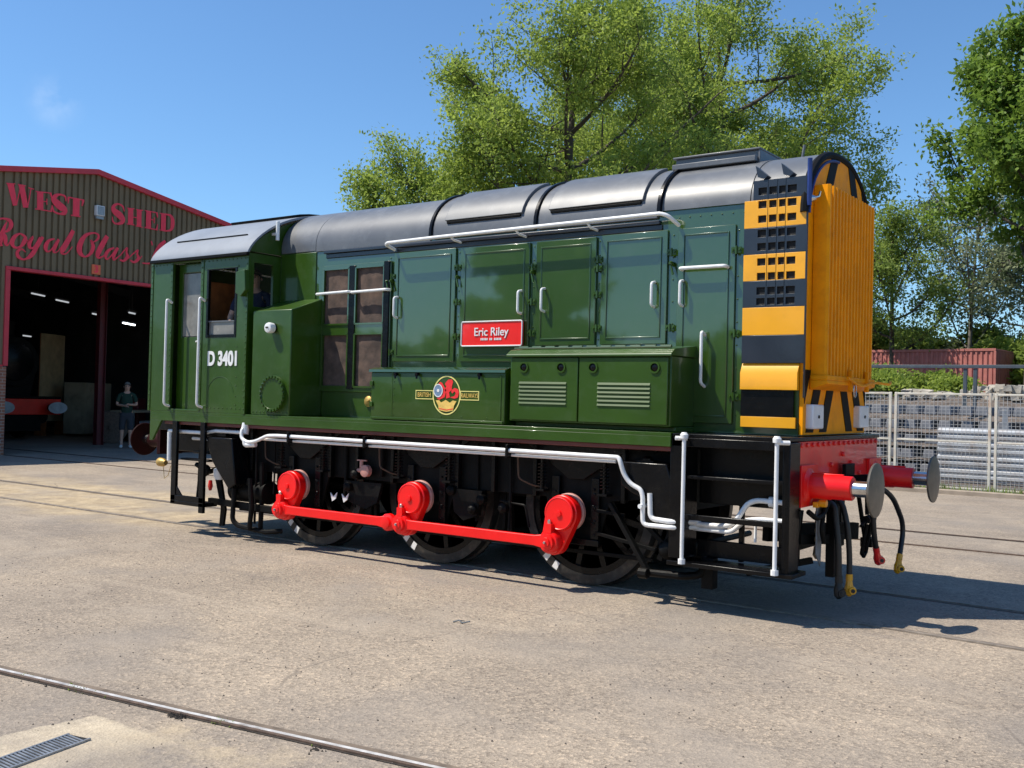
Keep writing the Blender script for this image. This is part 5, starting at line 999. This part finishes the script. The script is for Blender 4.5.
# crash barrier rails stacked behind the fence
M['barrier'] = mat('galvanised_barrier', (.48, .50, .52), .5, metal=.2, var=.2, scale=2, dirt=((.33, .22, .14), .6, 2.5))
wp = [(0, 0), (.0, .03), (.07, .07), (.07, .12), (.0, .155), (.07, .19), (.07, .24), (.0, .28), (0, .31)]
for k in range(4):
    a = MB(); a.prism([(16.2-q, .08+k*.30+p) for q, p in wp]+[(16.2-q+.006, .08+k*.30+p) for q, p in wp[::-1]], 0, .75+.0*k, 9.0)
    o = a.build('barrier_rail', 'barrier', smooth=30); tag(o, ['lowest', 'second lowest', 'third', 'topmost'][k]+' galvanised crash barrier rail of the row behind the mesh fence', 'barrier rail', 'crash barrier rails behind the fence')
for i, x in enumerate((2.15, 2.75, 5.2)):
    a = MB(); a.box(x-.06, x+.06, 16.22, 16.24, 0, 1.72 if i == 0 else 1.2); a.box(x-.06, x-.045, 16.241, 16.32, 0, 1.72 if i == 0 else 1.2); o = a.build('barrier_post', 'galv', bevel=.004); tag(o, ['tall grey steel post rising above the crash barrier rails', 'short grey steel post against the crash barrier rails', 'short grey steel post at the far right of the barrier rails'][i], 'post')
# concrete sleepers stacked on the bank foot
M['sleeper'] = mat('weathered_concrete_sleeper', (.15, .155, .17), .9, var=.5, scale=3, bump=.4, bscale=20, dirt=((.30, .27, .23), .5, 2))
rs = random.Random(8)
slp = None
for row in range(5):
    for i in range(26):
        x = -3.2+i*.42+rs.uniform(-.03, .03); y = 18.9+rs.uniform(-.12, .12); z = .12+row*.36
        if slp is None:
            a = MB(); a.prism([(-.15, 0), (.15, 0), (.11, .22), (-.11, .22)], 1, -1.25, 1.25); slp = a.build('concrete_sleeper', 'sleeper', bevel=.015); o = slp
        else:
            o = slp.copy(); COL.objects.link(o)
        o.location = (x, y, z); o.rotation_euler = (0, 0, rs.uniform(-.04, .04)); tag(o, 'weathered concrete sleeper in the grey stack behind the crash barrier rails', 'sleeper', 'concrete sleepers stacked behind the fence')
M['baulk'] = mat('timber_baulk', (.20, .13, .085), .9, var=.4, scale=5, bump=.4)
for i in range(2):
    for z_ in (0,):
        a = MB(); a.box(-4, 9, 17.85+i*2, 17.97+i*2, .0, .11); o = a.build('timber_bearer', 'baulk', bevel=.01); tag(o, ['timber bearer under the front ends of the sleeper stack', 'timber bearer under the back ends of the sleeper stack'][i], 'timber')
# dark pipe handrail on the bank
M['railgrey'] = mat('dark_grey_handrail', (.07, .085, .10), .5, var=.2, scale=4)
t = empty('pipe_handrail', (0, 24, 2.0), 'long dark grey handrail with paired posts on the bank in front of the container', 'handrail')
a = MB(); a.obar((-14, -.2, 1.0), (16, .3, 1.0), .08, .10); a.build('top_rail', 'railgrey', t, bevel=.01)
for x in (-7.3, -7.0, -.38, -.10, 6.5, 6.8):
    a = MB(); a.box(x-.05, x+.05, .02, .12, -.3, .945); a.build('post', 'railgrey', t, bevel=.008)
# container
M['rust'] = mat('faded_red_container', (.46, .16, .135), .75, var=.12, scale=1.2, bump=.2, dirt=((.22, .09, .06), .6, 3))
ct = empty('shipping_container', (-1.93, 36.65, 1.85), 'faded red shipping container standing on the bank beyond the fence', 'container', rz=R(-6))
a = MB(); prof = []; x = -6.0
while x < -.05: prof += [(x, 0), (x+.07, 0), (x+.10, .045), (x+.17, .045)]; x += .2
a.add([(p, q, z) for p, q in prof for z in (.12, 2.28)], [(2*i, 2*i+2, 2*i+3, 2*i+1) for i in range(len(prof)-1)]); a.box(-6.05, 0, .06, 2.40, .1, 2.3); a.build('corrugated_side', 'rust', ct, smooth=0)
a = MB(); a.box(-6.06, .01, -.02, .05, 2.29, 2.40); a.box(-6.06, .01, -.02, .05, .0, .11); a.box(-.08, .02, -.02, .08, .11, 2.29); a.box(-6.1, -6.0, -.02, .08, .11, 2.29); a.box(-6.06, .01, .05, 2.44, 2.301, 2.38); a.build('container_frame', 'rust', ct, bevel=.01)
a = MB()
for y in (.1, 1.25): a.box(.002, .03, y, y+1.1, .15, 2.25); a.box(.031, .05, y+.3, y+.33, .15, 2.25)
a.build('container_door', 'rust', ct, bevel=.006)
# rubble heap
M['stone'] = mat('pale_rubble', (.42, .38, .32), .9, var=.4, scale=3, bump=.5)
a = MB(); rr = random.Random(5)
for i in range(420):
    x = rr.uniform(-6, 12); y = rr.uniform(25.6, 27.6); s_ = rr.uniform(.05, .2); z = 2.08+rr.random()*.35*(1 if x > -1 else .4)
    v = [(x+s_*rr.uniform(.5, 1)*dx, y+s_*rr.uniform(.5, 1)*dy, z+s_*rr.uniform(.4, .8)*dz) for dx in (-1, 1) for dy in (-1, 1) for dz in (-1, 1)]
    a.add(v, [(0, 1, 3, 2), (4, 6, 7, 5), (0, 4, 5, 1), (2, 3, 7, 6), (0, 2, 6, 4), (1, 5, 7, 3)])
tag(a.build('rubble', 'stone', smooth=0), 'loose pale rubble heaped along the top of the bank', 'rubble', kind='stuff')

# ================================================================== TREES
def leaf_mat(name, c0, c1, trans=.35):
    m, n, l, b = newmat(name); tc = n.new('ShaderNodeTexCoord'); nz = n.new('ShaderNodeTexNoise'); nz.inputs['Scale'].default_value = 1.1; nz.inputs['Detail'].default_value = 6; nz.inputs['Roughness'].default_value = .8
    l.new(tc.outputs['Object'], nz.inputs[0]); rp = n.new('ShaderNodeValToRGB'); rp.color_ramp.elements[0].position = .35; rp.color_ramp.elements[1].position = .65; rp.color_ramp.elements[0].color = (*c0, 1); rp.color_ramp.elements[1].color = (*c1, 1)
    l.new(nz.outputs[0], rp.inputs[0]); l.new(rp.outputs[0], b.inputs[0]); b.inputs['Roughness'].default_value = .5; b.inputs['Specular IOR Level'].default_value = .3
    tr = n.new('ShaderNodeBsdfTranslucent'); mx = n.new('ShaderNodeMixShader'); mx.inputs[0].default_value = trans; l.new(rp.outputs[0], tr.inputs[0]); l.new(b.outputs[0], mx.inputs[1]); l.new(tr.outputs[0], mx.inputs[2]); l.new(mx.outputs[0], n['Material Output'].inputs[0]); return m
M['leafspring'] = leaf_mat('spring_leaves', (.20, .28, .04), (.38, .47, .10), .58)
M['leafdark'] = leaf_mat('dark_leaves', (.12, .20, .03), (.24, .36, .06), .5)
M['leafgrey'] = leaf_mat('grey_green_leaves', (.20, .25, .13), (.34, .38, .22), .45)
M['leafmid'] = leaf_mat('mid_green_leaves', (.16, .24, .045), (.30, .39, .09), .5)
M['bark'] = mat('tree_bark', (.075, .06, .045), .95, var=.3, scale=6, bump=.5)
M['barkpale'] = mat('pale_tree_bark', (.16, .14, .12), .95, var=.3, scale=6, bump=.5)
def leaves_mesh(name, cen, size, rng, m, parent, aspect=.55):
    n = len(cen); a = rng.normal(size=(n, 3)); a /= np.linalg.norm(a, axis=1)[:, None]; b = rng.normal(size=(n, 3)); b[:, 2] *= .6; b -= (b*a).sum(1)[:, None]*a; b /= np.linalg.norm(b, axis=1)[:, None]
    s = size*rng.uniform(.6, 1.3, n)[:, None]; a = a*s; b = b*s*aspect
    v = np.stack([cen-a, cen-b*.9+a*.1, cen+a, cen+b*.9+a*.1], 1).reshape(-1, 3).astype('f')
    me = bpy.data.meshes.new(name); me.vertices.add(4*n); me.vertices.foreach_set('co', v.ravel()); me.loops.add(4*n); me.loops.foreach_set('vertex_index', np.arange(4*n, dtype='i')); me.polygons.add(n); me.polygons.foreach_set('loop_start', np.arange(0, 4*n, 4, dtype='i')); me.polygons.foreach_set('loop_total', np.full(n, 4, 'i')); me.update(calc_edges=True); me.materials.append(M[m])
    o = bpy.data.objects.new(name, me); COL.objects.link(o); o.parent = parent; return o
def tree(name, loc, height, cz, rad, rz_, seed, label, leaf='leafspring', bark='bark', N=(11, 9, 6), per=60, lsize=.082, group=None, trunk_r=.28, trunk_frac=.3, spread=.26, cat='tree'):
    rng = np.random.default_rng(seed); t = empty(name, loc, label, cat, group)
    a = MB(); C = np.array([0, 0, cz]); cen = []
    lean = rng.normal(size=2)*.04*height
    def bez(p0, p1, r0, r1, k=5, arch=.12, wob=.05):
        p0 = np.array(p0); p1 = np.array(p1); L = np.linalg.norm(p1-p0); mid = (p0+p1)/2+np.array([0, 0, -arch*L*.3])+rng.normal(size=3)*wob*L; mid[:2] += (p1-p0)[:2]*.08
        ts = np.linspace(0, 1, k+1)[:, None]; q = p0*(1-ts)**2+2*mid*ts*(1-ts)+p1*ts**2
        return q, np.linspace(r0, r1, k+1)
    def add(q, r, n): a.tube([tuple(p) for p in q], list(r), n, cap=False)
    top = np.array([lean[0], lean[1], height*.80]); tq, tr = bez((0, 0, -.2), top, trunk_r, trunk_r*.22, 10, 0, .02); add(tq, tr, 8)
    # uneven envelope from random lobes
    lobes = rng.normal(size=(14, 3)); lobes /= np.linalg.norm(lobes, axis=1)[:, None]; amp = rng.uniform(-.30, .26, 14)
    def env(d):
        w = np.exp(6*(lobes@d-1)); return 1+float((w*amp).sum())
    for i in range(N[0]):
        fr = trunk_frac+(1-trunk_frac)*((i+.5)/N[0])**.9; s = tq[min(10, int(fr*10))]; ang = i*2.399+rng.normal()*.3
        el = -.25+1.25*(i/N[0])+rng.normal()*.15; d = np.array([math.cos(ang)*math.cos(el), math.sin(ang)*math.cos(el), math.sin(el)]); e = C+d*np.array([rad, rad, rz_])*env(d)*rng.uniform(.78, .95)
        q, r = bez(s, e, trunk_r*.45*(1-.4*fr), .03, 8, .5, .05); add(q, r, 6)
        for j in range(N[1]):
            k = int(np.clip(2+j*6/N[1]+rng.uniform(0, 1.2), 2, 8)); s2 = q[k]; L2 = rad*rng.uniform(.22, .48); d2 = (e-s); d2 = d2/np.linalg.norm(d2)*.6+rng.normal(size=3)*.65+np.array([0, 0, .25]); d2 /= np.linalg.norm(d2); e2 = s2+d2*L2
            dd_ = (e2-C)/np.array([rad, rad, rz_]); nn = np.linalg.norm(dd_); lim = env(dd_/max(nn, 1e-6))
            if nn > lim: e2 = C+(e2-C)*lim/nn
            q2, r2_ = bez(s2, e2, max(.018, r[k]*.5), .010, 5, .2, .08); add(q2, r2_, 4)
            for m_ in range(N[2]):
                s3 = q2[rng.integers(2, 6)]; d3 = rng.normal(size=3)+np.array([0, 0, .3]); d3 /= np.linalg.norm(d3); e3 = s3+d3*rad*rng.uniform(.07, .17); a.tube([tuple(s3), tuple(e3)], [.010, .004], 3, cap=False)
                nl = int(per*rng.uniform(.4, 1.5)); u = rng.uniform(.3, 1.1, nl)[:, None]; cen.append(s3+(e3-s3)*u+rng.normal(size=(nl, 3))*spread*np.array([1, 1, .7]))
    a.build('trunk', bark, t, smooth=60); cen = np.concatenate(cen); leaves_mesh('crown', cen, lsize, rng, leaf, t); return t
tree('ash_tree', (-15.3, 24.3, 0), 18.8, 11.3, 6.2, 7.6, 1, 'tall spring green tree behind the middle of the locomotive, leftmost of the big trees', N=(17, 11, 8), per=60, trunk_r=.34)
tree('ash_tree', (-16.0, 42.9, 1.5), 24.0, 14.4, 7.7, 10.1, 5, 'tall airy spring green tree behind the radiator end of the locomotive', N=(16, 11, 9), per=54, lsize=.105, spread=.34, trunk_r=.4)
tree('ash_tree', (-21.1, 42.8, 1.5), 22.5, 12.6, 7.5, 10.1, 9, 'tall green tree filling the gap between the two bigger trees', N=(13, 11, 8), per=52, lsize=.105, spread=.32, trunk_r=.38)
tree('ash_tree', (-19.5, 23.1, 0), 12.6, 7.8, 4.4, 4.7, 18, 'lower green tree at the left end of the tree group above the cab', N=(15, 11, 8), per=52, trunk_r=.2)
tree('sycamore_tree', (-.15, 33.2, 1.8), 16.4, 9.3, 3.6, 6.3, 23, 'dark green broadleaf tree at the right edge behind the container', leaf='leafdark', N=(18, 10, 6), per=36, lsize=.125, trunk_r=.2, spread=.26, trunk_frac=.35)
tree('ash_tree', (-6.2, 37.2, 1.8), 9.5, 5.8, 3.2, 4.2, 31, 'dark leafy tree just right of the orange radiator', leaf='leafmid', N=(11, 9, 6), per=34, trunk_r=.15)
tree('willow_tree', (-4.2, 42.5, 1.8), 11.5, 6.6, 3.4, 5.0, 37, 'pale wispy tree standing behind the container', leaf='leafgrey', bark='barkpale', N=(14, 9, 5), per=17, lsize=.10, trunk_r=.13)
tree('willow_tree', (-1.4, 43.5, 1.8), 9.5, 5.4, 3.2, 4.2, 38, 'pale grey green tree with thin bare stems right of the wispy one', leaf='leafgrey', bark='barkpale', N=(14, 9, 5), per=18, lsize=.10, trunk_r=.12)
bs = [((-8.6, 41.5, 1.5), 4.6, 2.8, 'leafmid', 'dense bushy tree beyond the left end of the container'), ((-4.4, 44.5, 1.5), 4.0, 2.8, 'leafmid', 'rounded bushy tree behind the middle of the container'), ((-.8, 46.5, 1.5), 3.8, 2.6, 'leafgrey', 'pale green bushy tree behind the right end of the container'), ((3.6, 44, 1.5), 5.0, 3.0, 'leafmid', 'green bushy tree outside the right end of the container'), ((-1.6, 40.8, 1.8), 3.3, 2.1, 'leafspring', 'bright yellow green bush above the container roof'), ((1.1, 38.5, 1.8), 3.3, 2.0, 'leafmid', 'green bush right beside the dark end of the container'), ((-12.5, 42, 1.5), 7.0, 4.0, 'leafdark', 'dark bushy tree hidden behind the locomotive')]
for i, (loc, h, r, lf, lb_) in enumerate(bs):
    tree('bushy_tree', loc, h, h*.52, r, h*.5, 50+i, lb_, leaf=lf, N=(11, 8, 5), per=46, lsize=.15, trunk_r=.10, trunk_frac=.08, group='bushy trees beyond the container')
for i, (x, y, h, r, lb_) in enumerate(((-4.6, 28.6, 1.35, 1.5, 'yellow green bush in front of the container at its left end'), (-2.6, 29.4, 1.15, 1.3, 'yellow green bush in front of the middle of the container'), (-1.5, 27.6, .8, .8, 'low straggly bush on the bank left of the handrail posts'), (-3.6, 26.4, .95, 1.1, 'low green bush on the bank just right of the radiator'), (2.3, 29, 1.0, 1.0, 'small bush at the right end of the bank'))):
    tree('bush', (x, y, 1.95), h*1.0, h*.4, r, h*.45, 80+i, lb_, leaf='leafspring', N=(9, 7, 4), per=24, lsize=.075, trunk_r=.04, trunk_frac=.05, spread=.14, group='bushes on the bank', cat='bush')
# trees and hedge on the photographer's side of the yard, mirrored in the paintwork
tree('lime_tree', (-21.5, -33.5, 0), 11.2, 6.6, 3.6, 5.0, 91, 'tall dense tree on the near side of the yard, out of the picture', leaf='leafdark', N=(12, 9, 5), per=34, lsize=.34, trunk_r=.3, trunk_frac=.1)
proto = tree('hedgerow_tree', (-70, -38, 0), 5.4, 2.7, 4.2, 2.7, 93, 'low bushy hedgerow tree on the near side of the yard, out of the picture', leaf='leafdark', N=(11, 8, 5), per=30, lsize=.34, trunk_r=.14, trunk_frac=.05, group='hedgerow trees out of the picture')
rr = random.Random(4)
for i in range(1, 17):
    o = proto.copy(); COL.objects.link(o); o.location = (-70+i*5.6, -38+rr.uniform(-2, 2), rr.uniform(-.9, .5)); o.rotation_euler.z = rr.uniform(0, 6)
    for ch in list(proto.children): c = ch.copy(); COL.objects.link(c); c.parent = o
proto2 = tree('bushy_tree', (9.5, 27, 1.9), 7.5, 3.9, 3.6, 3.8, 97, 'unseen bushy tree added on the bank to the right for dark reflections', leaf='leafmid', N=(11, 8, 5), per=36, lsize=.24, trunk_r=.14, trunk_frac=.05, group='unseen bushy trees added to the right for dark reflections')  # unseen trees, added to darken reflections in the end faces
for i in range(1, 9):
    o = proto2.copy(); COL.objects.link(o); o.location = (9.5+i*4.6, 27+rr.uniform(-2, 5), 1.9); o.rotation_euler.z = rr.uniform(0, 6)
    for ch in list(proto2.children): c = ch.copy(); COL.objects.link(c); c.parent = o
# small weeds and a twig on the tarmac
a = MB(); rr = random.Random(2)
for (cx, cy, n_) in ((1.35, -5.62, 26), (1.55, -5.60, 18), (2.45, -5.47, 30), (3.05, -5.40, 8), (.9, -5.66, 12)):
    for i in range(n_):
        x = cx+rr.gauss(0, .05); y = cy+rr.gauss(0, .02); h = rr.uniform(.006, .022); an = rr.uniform(0, 6.3); w_ = .006; dx, dy = math.cos(an)*w_, math.sin(an)*w_
        a.add([(x-dx, y-dy, .003), (x+dx, y+dy, .003), (x+rr.gauss(0, .012), y+rr.gauss(0, .012), h)], [(0, 1, 2)])
for i in range(900):
    cx_ = rr.choice((.2, 1.4, 2.6, 3.6, 5., -1.)); x = cx_+rr.gauss(0, .35); y = 13.3+abs(rr.gauss(0, .12)); h = rr.uniform(.04, .2); an = rr.uniform(0, 6.3); dx, dy = math.cos(an)*.012, math.sin(an)*.012
    a.add([(x-dx, y-dy, .03), (x+dx, y+dy, .03), (x+rr.gauss(0, .05), y+rr.gauss(0, .05), .03+h)], [(0, 1, 2)])
tag(a.build('weeds', 'leafmid', smooth=0), 'tiny weeds growing beside the sunken foreground rail and along the foot of the fence', 'weeds', kind='stuff')
a = MB(); rr = random.Random(12)
for i in range(900):
    x = rr.uniform(-4, 6.5); y = rr.uniform(-6.8, -1.6); s_ = rr.uniform(.003, .009)
    a.add([(x-s_, y, .001), (x, y-s_, .001), (x+s_, y, .001), (x, y+s_*.8, .001), (x, y, s_)], [(0, 1, 4), (1, 2, 4), (2, 3, 4), (3, 0, 4)])
tag(a.build('grit', 'ballast', smooth=0), 'loose stone chips and grit scattered over the tarmac', 'grit', kind='stuff')
a = MB(); rr = random.Random(31)
for cx, cy, n_, sp in ((1.42, -5.605, 50, .022), (2.2, -5.545, 80, .035), (3.1, -5.45, 12, .03), (1.1, -5.65, 14, .05)):
    for i in range(n_):
        x = cx+rr.gauss(0, sp); y = cy+rr.gauss(0, sp*.6); s_ = rr.uniform(.004, .012); h = rr.uniform(.004, .018)
        a.add([(x-s_, y, .001), (x, y-s_, .001), (x+s_, y, .001), (x, y+s_, .001), (x+rr.gauss(0, .004), y, h)], [(0, 1, 4), (1, 2, 4), (2, 3, 4), (3, 0, 4)])
tag(a.build('debris', 'groove', smooth=0), 'dark crumbs of dirt and moss beside the sunken foreground rail', 'debris', kind='stuff')
a = MB(); a.tube([(1.84, -2.86, .006), (1.88, -2.84, .02), (1.92, -2.85, .008), (1.97, -2.82, .022)], .006, 5); a.tube([(1.88, -2.84, .02), (1.90, -2.80, .01)], .004, 4); tag(a.build('twig', 'railgrey'), 'small dark twig lying alone on the tarmac', 'twig')

# thin wisp of cloud in the sky
tcw = wn.new('ShaderNodeTexCoord'); dv = (fw+r2*((55-512)/FPX)+u2*((384-100)/FPX)).normalized()
sub = wn.new('ShaderNodeVectorMath'); sub.operation = 'SUBTRACT'; sub.inputs[1].default_value = dv; wl.new(tcw.outputs['Generated'], sub.inputs[0])
dt1 = wn.new('ShaderNodeVectorMath'); dt1.operation = 'DOT_PRODUCT'; dt1.inputs[1].default_value = r2; wl.new(sub.outputs[0], dt1.inputs[0])
dt2 = wn.new('ShaderNodeVectorMath'); dt2.operation = 'LENGTH'; wl.new(sub.outputs[0], dt2.inputs[0])
mr1 = wn.new('ShaderNodeMapRange'); mr1.interpolation_type = 'SMOOTHSTEP'; mr1.inputs[1].default_value = 0.0; mr1.inputs[2].default_value = .03; mr1.inputs[3].default_value = 1; mr1.inputs[4].default_value = 0; wl.new(dt2.outputs['Value'], mr1.inputs[0])
nzw = wn.new('ShaderNodeTexNoise'); nzw.inputs['Scale'].default_value = 22; nzw.inputs['Detail'].default_value = 5; wl.new(tcw.outputs['Generated'], nzw.inputs[0])
mr2 = wn.new('ShaderNodeMapRange'); mr2.inputs[1].default_value = .42; mr2.inputs[2].default_value = .75; wl.new(nzw.outputs[0], mr2.inputs[0])
ml = wn.new('ShaderNodeMath'); ml.operation = 'MULTIPLY'; wl.new(mr1.outputs[0], ml.inputs[0]); wl.new(mr2.outputs[0], ml.inputs[1])
mxw = wn.new('ShaderNodeMix'); mxw.data_type = 'RGBA'; mxw.inputs[7].default_value = (6.5, 7.2, 8.2, 1); ml2 = wn.new('ShaderNodeMath'); ml2.operation = 'MULTIPLY'; ml2.inputs[1].default_value = .45; wl.new(ml.outputs[0], ml2.inputs[0]); wl.new(ml2.outputs[0], mxw.inputs[0]); tnt = wn.new('ShaderNodeMix'); tnt.data_type = 'RGBA'; tnt.blend_type = 'MULTIPLY'; tnt.inputs[0].default_value = 1; tnt.inputs[7].default_value = (.84, 1.02, 1.10, 1); wl.new(sky.outputs[0], tnt.inputs[6]); wl.new(tnt.outputs[2], mxw.inputs[6]); wl.new(mxw.outputs[2], bg.inputs[0])
